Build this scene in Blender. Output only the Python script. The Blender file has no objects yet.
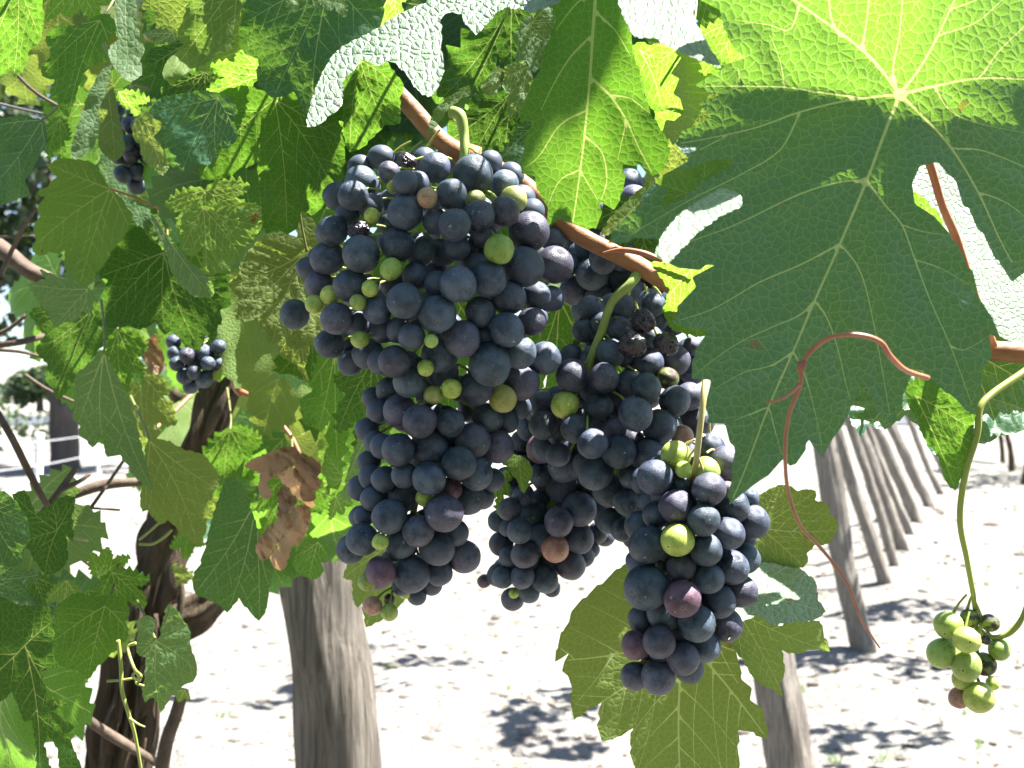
import bpy, bmesh, math, random
import numpy as np
from mathutils import Vector, Matrix, noise, Euler
from mathutils.geometry import delaunay_2d_cdt
SC = bpy.context.scene
COL = SC.collection
R = math.radians

# ------------------------------------------------------------------ camera
F = 1024.0
CAMZ = 1.15
PITCH = math.atan(16 / F)
cd = bpy.data.cameras.new('camera'); cam = bpy.data.objects.new('camera', cd); COL.objects.link(cam)
cd.sensor_width = 36; cd.lens = 36; cd.clip_start = 0.02; cd.clip_end = 3000
cam.location = (0, 0, CAMZ); cam.rotation_euler = (math.pi / 2 + PITCH, 0, 0)
cd.dof.use_dof = True; cd.dof.focus_distance = 0.44; cd.dof.aperture_fstop = 20
SC.camera = cam
CR = Euler((math.pi / 2 + PITCH, 0, 0)).to_matrix()
CM = Matrix.Translation((0, 0, CAMZ)) @ CR.to_4x4()
# ------------------------------------------------------------------ light
SUN = Vector((0.42, 0.04, 0.90)).normalized()
w = bpy.data.worlds.new('World'); SC.world = w; w.use_nodes = True
nt = w.node_tree; bg = nt.nodes['Background']
sky = nt.nodes.new('ShaderNodeTexSky'); sky.sky_type = 'NISHITA'; sky.sun_disc = False
sky.sun_elevation = math.asin(SUN.z); sky.sun_rotation = math.atan2(SUN.x, SUN.y)
sky.altitude = 600; sky.air_density = 1.0; sky.dust_density = 1.0
nt.links.new(sky.outputs[0], bg.inputs[0]); bg.inputs[1].default_value = 0.05
sl = bpy.data.lights.new('sun', 'SUN'); sl.energy = 5.0; sl.angle = R(0.5); sl.color = (1, 0.96, 0.9)
so = bpy.data.objects.new('sun', sl); COL.objects.link(so)
so.rotation_euler = SUN.to_track_quat('Z', 'Y').to_euler(); so.location = (2, 0, 6)
vs = SC.view_settings
vs.view_transform = 'Standard'; vs.look = 'None'; vs.gamma = 1; vs.exposure = 2.52
SC.render.engine = 'CYCLES'
cy = SC.cycles
cy.max_bounces = 8; cy.diffuse_bounces = 4; cy.transmission_bounces = 6; cy.glossy_bounces = 2; cy.transparent_max_bounces = 8
cy.sample_clamp_indirect = 6
try: cy.use_denoising = True
except Exception: pass

# ------------------------------------------------------------------ helpers
def P(px, py, d):
    return CM @ Vector(((px - 512) / F * d, (384 - py) / F * d, -d))
def tag(o, label=None, cat=None, group=None, kind=None):
    if label: o['label'] = label
    if cat: o['category'] = cat
    if group: o['group'] = group
    if kind: o['kind'] = kind
    return o
def empty(name, loc, label, cat, group=None):
    o = bpy.data.objects.new(name, None); COL.objects.link(o); o.location = loc
    o.empty_display_size = .05
    return tag(o, label, cat, group)
def link(name, me, parent=None, mw=None):
    o = bpy.data.objects.new(name, me); COL.objects.link(o)
    mw = mw or Matrix.Identity(4)
    if parent is not None:
        o.parent = parent
        pm = Matrix.Identity(4); q = parent; chain = []
        while q: chain.append(q); q = q.parent
        for c in reversed(chain): pm = pm @ c.matrix_basis
        o.matrix_basis = pm.inverted() @ mw
    else: o.matrix_basis = mw
    return o
def smooth(me):
    me.polygons.foreach_set('use_smooth', [True] * len(me.polygons)); me.update()
def mesh(name, V, Fs, mats, mi=None, sm=True):
    me = bpy.data.meshes.new(name); me.from_pydata([tuple(v) for v in V], [], Fs)
    for m in mats: me.materials.append(m)
    if mi is not None: me.polygons.foreach_set('material_index', mi)
    if sm: smooth(me)
    me.update(); return me
def smoothpath(pts, n=6):
    pts = [Vector(p) for p in pts]
    if len(pts) < 3: return pts
    out = []
    for i in range(len(pts) - 1):
        p0 = pts[max(i - 1, 0)]; p1 = pts[i]; p2 = pts[i + 1]; p3 = pts[min(i + 2, len(pts) - 1)]
        for k in range(n):
            t = k / n
            out.append(0.5 * ((2 * p1) + (p2 - p0) * t + (2 * p0 - 5 * p1 + 4 * p2 - p3) * t * t + (3 * p1 - p0 - 3 * p2 + p3) * t ** 3))
    out.append(pts[-1]); return out
class MB:
    def __init__(s): s.V = []; s.F = []; s.M = []
    def tube(s, pts, rad, seg=8, mi=0, n=5, jit=0.0, fs=20, seed=0, cap=True, ridge=0.0, nr=7):
        path = smoothpath(pts, n); N = len(path)
        if not hasattr(rad, '__len__'): rad = [rad, rad]
        rr = np.interp(np.linspace(0, 1, N), np.linspace(0, 1, len(rad)), rad)
        b = len(s.V); t = (path[1] - path[0]).normalized()
        u = t.orthogonal().normalized()
        for i, p in enumerate(path):
            t = (path[min(i + 1, N - 1)] - path[max(i - 1, 0)]).normalized()
            u = (u - t * u.dot(t)).normalized(); v = t.cross(u)
            for k in range(seg):
                a = 2 * math.pi * k / seg
                d = u * math.cos(a) + v * math.sin(a); r = rr[i]
                if jit: r *= 1 + jit * noise.noise(p * fs + d * 1.3 + Vector((seed, 0, 0)))
                if ridge: r *= 1 + ridge * (abs(noise.noise(Vector((a * nr / 6.28 * 1.0 + seed, i * .06, math.cos(a) * 2)))) * 2 - .6)
                s.V.append(p + d * r)
        for i in range(N - 1):
            for k in range(seg):
                k2 = (k + 1) % seg
                s.F.append((b + i * seg + k, b + i * seg + k2, b + (i + 1) * seg + k2, b + (i + 1) * seg + k)); s.M.append(mi)
        if cap:
            s.F.append(tuple(b + k for k in range(seg))[::-1]); s.M.append(mi)
            s.F.append(tuple(b + (N - 1) * seg + k for k in range(seg))); s.M.append(mi)
    def build(s, name, mats, parent=None, origin=None):
        if not isinstance(mats, (list, tuple)): mats = [mats]
        o = Vector(origin) if origin is not None else (Vector(s.V[0]) if s.V else Vector())
        return link(name, mesh(name, [v - o for v in s.V], s.F, mats, s.M), parent, Matrix.Translation(o))

# ------------------------------------------------------------------ materials
def newmat(name):
    m = bpy.data.materials.new(name); m.use_nodes = True
    nt = m.node_tree; p = nt.nodes['Principled BSDF']
    return m, nt, p
def N(nt, t, **kw):
    n = nt.nodes.new(t)
    for k, v in kw.items():
        if k.startswith('i_'): n.inputs[k[2:].replace('_', ' ')].default_value = v
        else: setattr(n, k, v)
    return n
def ramp(nt, src, stops):
    r = nt.nodes.new('ShaderNodeValToRGB'); e = r.color_ramp.elements
    while len(e) < len(stops): e.new(0.5)
    for el, (p, c) in zip(e, stops):
        el.position = p; el.color = (c, c, c, 1) if not hasattr(c, '__len__') else (*c, 1)
    nt.links.new(src, r.inputs[0]); return r.outputs[0]
def mix(nt, f, a, b, mode='MIX'):
    n = nt.nodes.new('ShaderNodeMix'); n.data_type = 'RGBA'; n.blend_type = mode
    for s, v in ((n.inputs[0], f), (n.inputs[6], a), (n.inputs[7], b)):
        if hasattr(v, 'links'): nt.links.new(v, s)
        elif hasattr(v, '__len__'): s.default_value = (*v, 1)
        else: s.default_value = v
    return n.outputs[2]
def math_(nt, op, a, b=None):
    n = nt.nodes.new('ShaderNodeMath'); n.operation = op
    for i, v in enumerate((a, b)):
        if v is None: continue
        if hasattr(v, 'links'): nt.links.new(v, n.inputs[i])
        else: n.inputs[i].default_value = v
    return n.outputs[0]
def noise_(nt, vec, scale, detail=3, rough=.5):
    n = N(nt, 'ShaderNodeTexNoise'); n.inputs['Scale'].default_value = scale; n.inputs['Detail'].default_value = detail
    n.inputs['Roughness'].default_value = rough
    if vec is not None: nt.links.new(vec, n.inputs['Vector'])
    return n

def leaf_mat(name, c1, c2, vein, trans, tf=.42, rough=.5, spec=.5, cell=330, quilt=.13, spots=.5, veinline=.12, tvein=(.75,.8,.25)):
    m, nt, p = newmat(name); L = nt.links
    uv = N(nt, 'ShaderNodeTexCoord').outputs['UV']
    oi = N(nt, 'ShaderNodeObjectInfo')
    wn = noise_(nt, uv, 120, 2)
    wv = N(nt, 'ShaderNodeVectorMath', operation='MULTIPLY_ADD'); L.new(wn.outputs['Color'], wv.inputs[0]); wv.inputs[1].default_value = (.0034,) * 3; L.new(uv, wv.inputs[2])
    v = N(nt, 'ShaderNodeTexVoronoi'); v.feature = 'DISTANCE_TO_EDGE'; v.voronoi_dimensions = '2D'; v.inputs['Scale'].default_value = cell
    L.new(wv.outputs[0], v.inputs['Vector'])
    v2 = N(nt, 'ShaderNodeTexVoronoi'); v2.feature = 'DISTANCE_TO_EDGE'; v2.voronoi_dimensions = '2D'; v2.inputs['Scale'].default_value = cell * 3.2
    L.new(wv.outputs[0], v2.inputs['Vector'])
    ln = ramp(nt, v.outputs['Distance'], [(0, .9), (.03, .6), (.07, 0)])
    ln2 = ramp(nt, v2.outputs['Distance'], [(0, 1), (.12, 0)])
    big = noise_(nt, uv, 28, 4).outputs['Fac']
    fine = noise_(nt, uv, 300, 3).outputs['Fac']
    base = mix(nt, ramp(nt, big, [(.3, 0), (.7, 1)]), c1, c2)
    hs = N(nt, 'ShaderNodeHueSaturation'); L.new(base, hs.inputs['Color'])
    L.new(math_(nt, 'ADD', math_(nt, 'MULTIPLY', oi.outputs['Random'], .03), .485), hs.inputs['Hue'])
    L.new(math_(nt, 'ADD', math_(nt, 'MULTIPLY', oi.outputs['Random'], .5), .75), hs.inputs['Value'])
    base = hs.outputs[0]
    va = N(nt, 'ShaderNodeAttribute'); va.attribute_name = 'vd'
    vm = ramp(nt, math_(nt, 'MULTIPLY', va.outputs['Fac'], .25), [(0, 1), (.17, 1), (.32, 0)])
    base = mix(nt, math_(nt, 'MULTIPLY', ln, veinline), base, vein)
    base = mix(nt, math_(nt, 'MULTIPLY', ln2, veinline * .25), base, vein)
    # rusty spots and pale spray residue
    sp = noise_(nt, uv, 65, 2).outputs['Fac']
    spm = math_(nt, 'MULTIPLY', ramp(nt, sp, [(.715, 0), (.73, 1)]), spots)
    base = mix(nt, spm, base, (.22, .09, .03))
    sp3 = noise_(nt, uv, 95, 2, .4); sp3.inputs['Distortion'].default_value = .6
    spr = math_(nt, 'MULTIPLY', ramp(nt, sp3.outputs['Fac'], [(.76, 0), (.775, 1)]), .8)
    base = mix(nt, spr, base, (.2, .5, .5))
    base = mix(nt, math_(nt, 'MULTIPLY', vm, .85), base, vein)
    L.new(base, p.inputs['Base Color'])
    p.inputs['Roughness'].default_value = rough; p.inputs['Specular IOR Level'].default_value = spec
    b = N(nt, 'ShaderNodeBump'); b.inputs['Strength'].default_value = quilt; b.inputs['Distance'].default_value = .0012
    hgt = math_(nt, 'ADD', math_(nt, 'MULTIPLY', ramp(nt, v.outputs['Distance'], [(0, 0), (.25, .8), (.5, 1)]), 1.0), math_(nt, 'MULTIPLY', fine, .25))
    hgt = math_(nt, 'ADD', hgt, math_(nt, 'MULTIPLY', ramp(nt, v2.outputs['Distance'], [(0, 0), (.3, 1)]), .22))
    hgt = math_(nt, 'ADD', hgt, math_(nt, 'MULTIPLY', vm, .8))
    L.new(hgt, b.inputs['Height']); L.new(b.outputs[0], p.inputs['Normal'])
    tr = N(nt, 'ShaderNodeBsdfTranslucent')
    tc = mix(nt, math_(nt, 'MULTIPLY', ln, .42), trans, tvein)
    tc = mix(nt, math_(nt, 'MULTIPLY', ln2, .25), tc, tvein)
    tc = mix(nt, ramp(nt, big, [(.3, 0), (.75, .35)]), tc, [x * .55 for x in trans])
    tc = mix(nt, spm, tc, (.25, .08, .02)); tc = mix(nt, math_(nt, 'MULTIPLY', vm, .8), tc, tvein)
    L.new(tc, tr.inputs['Color']); L.new(b.outputs[0], tr.inputs['Normal'])
    mx = N(nt, 'ShaderNodeMixShader'); mx.inputs[0].default_value = tf
    L.new(p.outputs[0], mx.inputs[1]); L.new(tr.outputs[0], mx.inputs[2])
    L.new(mx.outputs[0], nt.nodes['Material Output'].inputs['Surface'])
    return m
LM = {
 'top':   leaf_mat('leaf_upper_side', (.016,.066,.018), (.030,.094,.020), (.16,.26,.07), (.18,.46,.015), rough=.42, spec=.35),
 'blue':  leaf_mat('leaf_bluish_upper_side', (.016,.064,.042), (.026,.088,.048), (.17,.28,.13), (.16,.40,.02), rough=.38, spec=.5, tf=.34),
 'big':   leaf_mat('leaf_large_front', (.005,.048,.070), (.018,.086,.100), (.17,.32,.14), (.19,.43,.012), rough=.36, spec=.55, tf=.36, cell=300, veinline=.14, quilt=.30, tvein=(.8,.85,.3)),  # extra blue in the base colour stands in for sky reflection
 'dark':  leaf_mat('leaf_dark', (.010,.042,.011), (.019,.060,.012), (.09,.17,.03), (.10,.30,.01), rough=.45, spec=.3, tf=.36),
 'under': leaf_mat('leaf_underside', (.15,.225,.07), (.185,.26,.085), (.27,.33,.13), (.26,.36,.035), rough=.7, spec=.2, quilt=.26),
 'pale':  leaf_mat('leaf_pale_underside', (.085,.155,.075), (.11,.19,.085), (.2,.3,.15), (.22,.40,.06), rough=.6, spec=.3, quilt=.26),
 'glare': leaf_mat('leaf_painted_glare', (.15,.225,.14), (.20,.28,.18), (.4,.5,.38), (.25,.42,.08), rough=.42, spec=.7, quilt=.6, tf=.2),  # base colour whitened to paint in the sun's glare
 'yell':  leaf_mat('leaf_yellow_green', (.080,.155,.030), (.115,.20,.045), (.22,.3,.1), (.26,.46,.04), rough=.6, spec=.25, spots=.8),
 'glow':  leaf_mat('leaf_backlit_bright', (.06,.16,.012), (.09,.19,.018), (.25,.34,.09), (.22,.50,.02), rough=.5, spec=.3, tf=.5, quilt=.15),  # brighter, yellower colours put in for blades with light coming through
}
def simple(name, c, rough=.5, spec=.5, c2=None, scale=60, sss=0, coat=0, bump=0, stretch=None, coord='Object', bscale=None):
    m, nt, p = newmat(name); L = nt.links
    co = N(nt, 'ShaderNodeTexCoord').outputs[coord]
    if stretch:
        mp = N(nt, 'ShaderNodeMapping'); L.new(co, mp.inputs[0]); mp.inputs['Scale'].default_value = stretch; co = mp.outputs[0]
    n = noise_(nt, co, scale, 5, .6).outputs['Fac']
    L.new(mix(nt, ramp(nt, n, [(.32, 0), (.68, 1)]), c, c2 or [x * .6 for x in c]), p.inputs['Base Color'])
    p.inputs['Roughness'].default_value = rough; p.inputs['Specular IOR Level'].default_value = spec
    if sss:
        p.inputs['Subsurface Weight'].default_value = sss; p.inputs['Subsurface Radius'].default_value = (1, .7, .2); p.inputs['Subsurface Scale'].default_value = .004
    p.inputs['Coat Weight'].default_value = coat; p.inputs['Coat Roughness'].default_value = .25
    if bump:
        n2 = noise_(nt, co, bscale or scale * 1.5, 6, .65).outputs['Fac']
        b = N(nt, 'ShaderNodeBump'); b.inputs['Strength'].default_value = 1; b.inputs['Distance'].default_value = bump
        L.new(n2, b.inputs['Height']); L.new(b.outputs[0], p.inputs['Normal'])
    return m
def vein_mat(name, c, t, tf=.35, tp=.4):
    m = simple(name, c, .55, .35, [x * 1.25 for x in c], 80); nt = m.node_tree; p = nt.nodes['Principled BSDF']
    tr = N(nt, 'ShaderNodeBsdfTranslucent'); tr.inputs[0].default_value = (*t, 1)
    mx = N(nt, 'ShaderNodeMixShader'); mx.inputs[0].default_value = tf
    nt.links.new(p.outputs[0], mx.inputs[1]); nt.links.new(tr.outputs[0], mx.inputs[2])
    tb = N(nt, 'ShaderNodeBsdfTransparent'); tb.inputs[0].default_value = (1, 1, .8, 1); m2 = N(nt, 'ShaderNodeMixShader'); m2.inputs[0].default_value = tp
    nt.links.new(mx.outputs[0], m2.inputs[1]); nt.links.new(tb.outputs[0], m2.inputs[2]); nt.links.new(m2.outputs[0], nt.nodes['Material Output'].inputs['Surface'])
    return m
VEIN = vein_mat('leaf_vein', (.18,.27,.07), (.75,.85,.25))
VEINB = vein_mat('leaf_vein_large', (.30,.38,.09), (.95,.95,.35), .45, .5)
VEINP = vein_mat('leaf_vein_pale', (.24,.29,.10), (.6,.65,.2))
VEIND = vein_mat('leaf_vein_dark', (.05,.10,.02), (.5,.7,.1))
PET = simple('petiole_green', (.15,.21,.05), .5, .4, (.17,.13,.05), 90)
PETR = simple('petiole_red', (.32,.10,.06), .45, .5, (.38,.16,.06), 60)
PETO = simple('petiole_orange', (.5,.2,.06), .4, .5, (.42,.12,.04), 60)
STEM = simple('bunch_stem', (.30,.38,.10), .5, .4, (.22,.3,.07), 120, sss=.15)
STEMP = simple('bunch_stem_pale', (.5,.46,.2), .5, .4, (.42,.33,.13), 60)
CANE = simple('cane_bark', (.40,.19,.085), .55, .35, (.24,.10,.045), 45, stretch=(1,1,1), bump=.0006, bscale=250)
CANEG = simple('old_cane_bark', (.14,.105,.08), .8, .2, (.07,.05,.038), 60, bump=.002)
TENR = simple('tendril_red', (.42,.17,.09), .4, .5, (.3,.1,.06), 90)
TENG = simple('tendril_green', (.32,.39,.08), .45, .4, (.24,.27,.06), 25)
DEAD = leaf_mat('leaf_dead', (.25,.13,.075), (.46,.31,.20), (.14,.06,.03), (.35,.12,.04), tf=.2, rough=.8, spec=.2, veinline=.3)

def grape_mat(name, deep, bloom, lo=.38, hi=.57, rough=.5, sss=0, coat=.0, spec=.4, speck=1.0, scar=(.10,.06,.03)):
    m, nt, p = newmat(name); L = nt.links
    tc = N(nt, 'ShaderNodeTexCoord').outputs['Object']; oi = N(nt, 'ShaderNodeObjectInfo')
    off = N(nt, 'ShaderNodeVectorMath', operation='ADD'); L.new(tc, off.inputs[0])
    cx = N(nt, 'ShaderNodeCombineXYZ'); r10 = math_(nt, 'MULTIPLY', oi.outputs['Random'], 47.0); L.new(r10, cx.inputs[0]); L.new(r10, cx.inputs[2]); L.new(cx.outputs[0], off.inputs[1])
    v = off.outputs[0]
    n1 = noise_(nt, v, 1.3, 5, .62).outputs['Fac']
    n2 = noise_(nt, v, 14, 3, .6).outputs['Fac']
    f = math_(nt, 'ADD', math_(nt, 'MULTIPLY', n1, .78), math_(nt, 'MULTIPLY', n2, .22))
    base = mix(nt, ramp(nt, f, [(lo, 0), (hi, 1)]), deep, bloom)
    hs = N(nt, 'ShaderNodeHueSaturation'); L.new(base, hs.inputs['Color'])
    L.new(math_(nt, 'ADD', math_(nt, 'MULTIPLY', math_(nt, 'FRACT', math_(nt, 'MULTIPLY', oi.outputs['Random'], 7.3)), .04), .48), hs.inputs['Hue'])
    L.new(math_(nt, 'ADD', math_(nt, 'MULTIPLY', oi.outputs['Random'], .5), .75), hs.inputs['Value'])
    base = hs.outputs[0]
    # tiny rubbed dark specks, whitish dust
    n3 = noise_(nt, v, 22, 1).outputs['Fac']
    base = mix(nt, math_(nt, 'MULTIPLY', ramp(nt, n3, [(.70, 0), (.74, 1)]), .5), base, [x * .45 for x in deep])
    n4 = noise_(nt, v, 4.5, 2, .4).outputs['Fac']
    base = mix(nt, math_(nt, 'MULTIPLY', ramp(nt, n4, [(.735, 0), (.75, 1)]), speck * .7), base, (.25, .5, .52))
    sx = N(nt, 'ShaderNodeSeparateXYZ'); L.new(tc, sx.inputs[0])
    rr = math_(nt, 'SQRT', math_(nt, 'ADD', math_(nt, 'POWER', sx.outputs[0], 2.0), math_(nt, 'POWER', sx.outputs[1], 2.0)))
    up = math_(nt, 'GREATER_THAN', sx.outputs[2], 0.0)
    dot = math_(nt, 'MULTIPLY', ramp(nt, rr, [(0, 1), (.055, 1), (.085, 0)]), up)
    ring = math_(nt, 'MULTIPLY', ramp(nt, rr, [(.07, 0), (.1, .5), (.17, 0)]), up)
    base = mix(nt, ring, base, [min(1, x * 1.7) for x in bloom]); base = mix(nt, dot, base, scar)
    L.new(base, p.inputs['Base Color'])
    L.new(ramp(nt, f, [(lo, max(.2, rough - .18)), (hi, rough)]), p.inputs['Roughness'])
    p.inputs['Specular IOR Level'].default_value = spec
    p.inputs['Coat Weight'].default_value = coat; p.inputs['Coat Roughness'].default_value = .2
    if sss:
        p.inputs['Subsurface Weight'].default_value = sss; p.inputs['Subsurface Radius'].default_value = (1, .8, .25); p.inputs['Subsurface Scale'].default_value = .006
    b = N(nt, 'ShaderNodeBump'); b.inputs['Strength'].default_value = .25; b.inputs['Distance'].default_value = .02
    L.new(math_(nt, 'SUBTRACT', n2, math_(nt, 'MULTIPLY', dot, 1.5)), b.inputs['Height']); L.new(b.outputs[0], p.inputs['Normal'])
    return m
GM = {
 'd': grape_mat('grape_skin_blue_black', (.024,.033,.052), (.080,.103,.148)),
 'v': grape_mat('grape_skin_violet', (.036,.033,.054), (.094,.096,.142)),
 'u': grape_mat('grape_skin_plum', (.075,.028,.045), (.15,.09,.13)),
 'g': grape_mat('grape_skin_green', (.26,.36,.05), (.40,.50,.13), rough=.4, sss=.35, speck=.3),
 'y': grape_mat('grape_skin_olive', (.22,.25,.06), (.36,.36,.13), rough=.45, sss=.25, speck=.3),
 'r': grape_mat('grape_skin_rosy', (.26,.12,.09), (.42,.27,.18), rough=.45, sss=.2, speck=.3),
 'b': grape_mat('grape_skin_scarred', (.16,.22,.05), (.05,.03,.02), lo=.48, hi=.52, rough=.5, speck=0),
 's': grape_mat('grape_skin_shrivelled', (.02,.012,.022), (.05,.03,.05), rough=.28, spec=.8, speck=0),
}
GLAB = {'g': 'unripe green grape', 'y': 'half ripe olive green grape', 'r': 'pinkish unripe grape', 'u': 'plum purple grape', 'b': 'green grape with brown scar', 's': 'shrivelled black grape'}
def sphere_me(name, mat, lump=.02, seed=0, seg=26, ring=16, wrinkle=0, zs=1.0):
    bm = bmesh.new(); bmesh.ops.create_uvsphere(bm, u_segments=seg, v_segments=ring, radius=1)
    for v in bm.verts:
        n = v.co.copy()
        k = 1 + lump * noise.noise(n * 1.1 + Vector((seed * 7, 0, 0)))
        if wrinkle: k *= 1 - wrinkle * abs(noise.noise(n * 3.2 + Vector((seed, 3, 0)))) * 1.6
        if n.z > .9: k *= 1 - .02 * (n.z - .9) / .1
        v.co = n * k; v.co.z *= zs
    me = bpy.data.meshes.new(name); bm.to_mesh(me); bm.free(); me.materials.append(mat); smooth(me); return me
GME = {k: [sphere_me('grape', GM[k], .05 if k != 's' else .2, i + ord(k), seg=26 if k != 's' else 40, ring=16 if k != 's' else 28, wrinkle=.28 if k == 's' else 0, zs=1.0 + .02 * i) for i in range(5)] for k in GM}

# ------------------------------------------------------------------ leaves
def inside(poly, x, y):
    c = False; n = len(poly); j = n - 1
    for i in range(n):
        xi, yi = poly[i]; xj, yj = poly[j]
        if (yi > y) != (yj > y) and x < (xj - xi) * (y - yi) / (yj - yi) + xi: c = not c
        j = i
    return c
def inside_many(poly, Q):
    Q = np.asarray(Q, float); A = np.array(poly, float); B = np.roll(A, 1, axis=0); c = np.zeros(len(Q), bool)
    for (xi, yi), (xj, yj) in zip(A, B):
        m = (yi > Q[:, 1]) != (yj > Q[:, 1])
        if yi != yj: c ^= m & (Q[:, 0] < (xj - xi) * (Q[:, 1] - yi) / (yj - yi) + xi)
    return c
def area(poly):
    return .5 * sum(poly[i][0] * poly[(i + 1) % len(poly)][1] - poly[(i + 1) % len(poly)][0] * poly[i][1] for i in range(len(poly)))
def roughen(poly, seg, rnd, amp=.12):
    """cut long edges into small saw teeth"""
    s = 1 if area(poly) > 0 else -1; out = []
    for i in range(len(poly)):
        a = np.array(poly[i], float); b = np.array(poly[(i + 1) % len(poly)], float)
        L = np.linalg.norm(b - a); out.append(tuple(a))
        n = int(L / seg)
        if n < 1: continue
        nrm = np.array([(b - a)[1], -(b - a)[0]]) / max(L, 1e-9) * s
        for k in range(n):
            t0 = (k + .45 + rnd.uniform(-.12, .12)) / (n + .3); h = L / (n + .3)
            out.append(tuple(a + (b - a) * (t0 - .18 / n) + nrm * h * -.03))
            out.append(tuple(a + (b - a) * t0 + nrm * h * amp * rnd.uniform(.5, 1.4)))
    return out
def chaikin(poly, k=.07):
    out = []
    n = len(poly)
    for i in range(n):
        a = np.array(poly[i - 1]); b = np.array(poly[i]); c = np.array(poly[(i + 1) % n])
        out.append(tuple(b + (a - b) * k)); out.append(tuple(b + (c - b) * k))
    return out
def lobes(J, tips, rnd, sinus=.68, bulge=.12, base=.1, teeth=4):
    """outline of a leaf from its junction and lobe tips"""
    J = np.array(J, float); T = [np.array(t, float) - J for t in tips]; out = []
    def edge(a, b, outd, n):
        L = np.linalg.norm(b - a); pr = []
        for k in range(1, n + 1):
            t = k / (n + .4)
            o = outd * bulge * L * math.sin(math.pi * t)
            q = a + (b - a) * t + o
            pr.append(a + (b - a) * (t - .5 / n * .5) + o * .85); pr.append(q + outd * L * .12 * rnd.uniform(.5, 1.3))
        return pr
    def perp(v, ref):
        n = np.array([-v[1], v[0]]); n /= np.linalg.norm(n) + 1e-9
        return n if n @ ref > 0 else -n
    f, l = T[0], T[-1]
    mid = np.mean(T, axis=0); mid /= np.linalg.norm(mid) + 1e-9
    lm = np.mean([np.linalg.norm(t) for t in T])
    bp = -mid * lm * base
    out.append(np.zeros(2) + mid * .01 * lm)
    f0 = f * .45 - mid * lm * .22
    out.append(bp + f * .08); out += edge(bp + f * .1, f, perp(f - bp, f0 - f * .5), teeth + 1); out.append(f)
    for a, b in zip(T[:-1], T[1:]):
        m = (a + b); m /= np.linalg.norm(m) + 1e-9
        s = m * (np.linalg.norm(a) + np.linalg.norm(b)) / 2 * sinus * rnd.uniform(.92, 1.06)
        e = edge(s, a, perp(a - s, b), teeth - 1); out += [x for x in reversed(e)]; out.append(s)
        out += edge(s, b, perp(b - s, a), teeth - 1); out.append(b)
    e = edge(bp + l * .1, l, perp(l - bp, (l * .45 - mid * lm * .22) - l * .5), teeth + 1)
    out += list(reversed(e)); out.append(bp + l * .08)
    return [tuple(J + o) for o in out]
def segd(Pn, segs):
    """distance of points to polyline segments"""
    S = np.array([a for a, b in segs]); AB = np.array([b for a, b in segs]) - S; L2 = (AB ** 2).sum(1) + 1e-18
    D = np.empty(len(Pn))
    for c in range(0, len(Pn), 1500):
        q = Pn[c:c + 1500, None, :] - S[None]; t = np.clip((q * AB[None]).sum(2) / L2, 0, 1)
        D[c:c + 1500] = np.sqrt(((q - t[..., None] * AB[None]) ** 2).sum(2)).min(1)
    return D
def auto_veins(poly, J, tips, rnd, size):
    prim = []; J = np.array(J, float)
    for t in tips:
        t = np.array(t, float); n = np.array([-(t - J)[1], (t - J)[0]]) * rnd.uniform(-.05, .05)
        prim.append([J + (t - J) * s + n * math.sin(math.pi * s) for s in np.linspace(0, .97, 9)])
    veins = [(p, 1.0, 1) for p in prim]
    allseg = [[(p[i], p[i + 1]) for i in range(len(p) - 1)] for p in prim]
    st = size / 45
    for pi, p in enumerate(prim):
        Lp = np.linalg.norm(p[-1] - p[0]); ns = 5 if Lp > size * .45 else 3
        for k in range(ns):
            t = .2 + .68 * k / (ns - 1) + rnd.uniform(-.03, .03)
            for sd in (-1, 1):
                tt = (t + (.05 if sd > 0 else 0)) * (len(p) - 1); i = min(int(tt), len(p) - 2)
                q = p[i] + (p[i + 1] - p[i]) * (tt - i)
                tg = (p[-1] - p[0]) / (Lp + 1e-9); a = math.atan2(tg[1], tg[0]) + sd * R(48 + rnd.uniform(-5, 5))
                pts = [q.copy()]
                others = [s for j, ss in enumerate(allseg) if j != pi for s in ss]
                for _ in range(40):
                    a -= sd * R(1.0)
                    q = q + np.array([math.cos(a), math.sin(a)]) * st
                    if not inside(poly, q[0], q[1]): break
                    if others and segd(q[None], others)[0] < st * 1.6: break
                    pts.append(q.copy())
                if len(pts) > 3: veins.append((pts, .30 * (1 - .3 * t), 2))
    return veins
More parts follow.
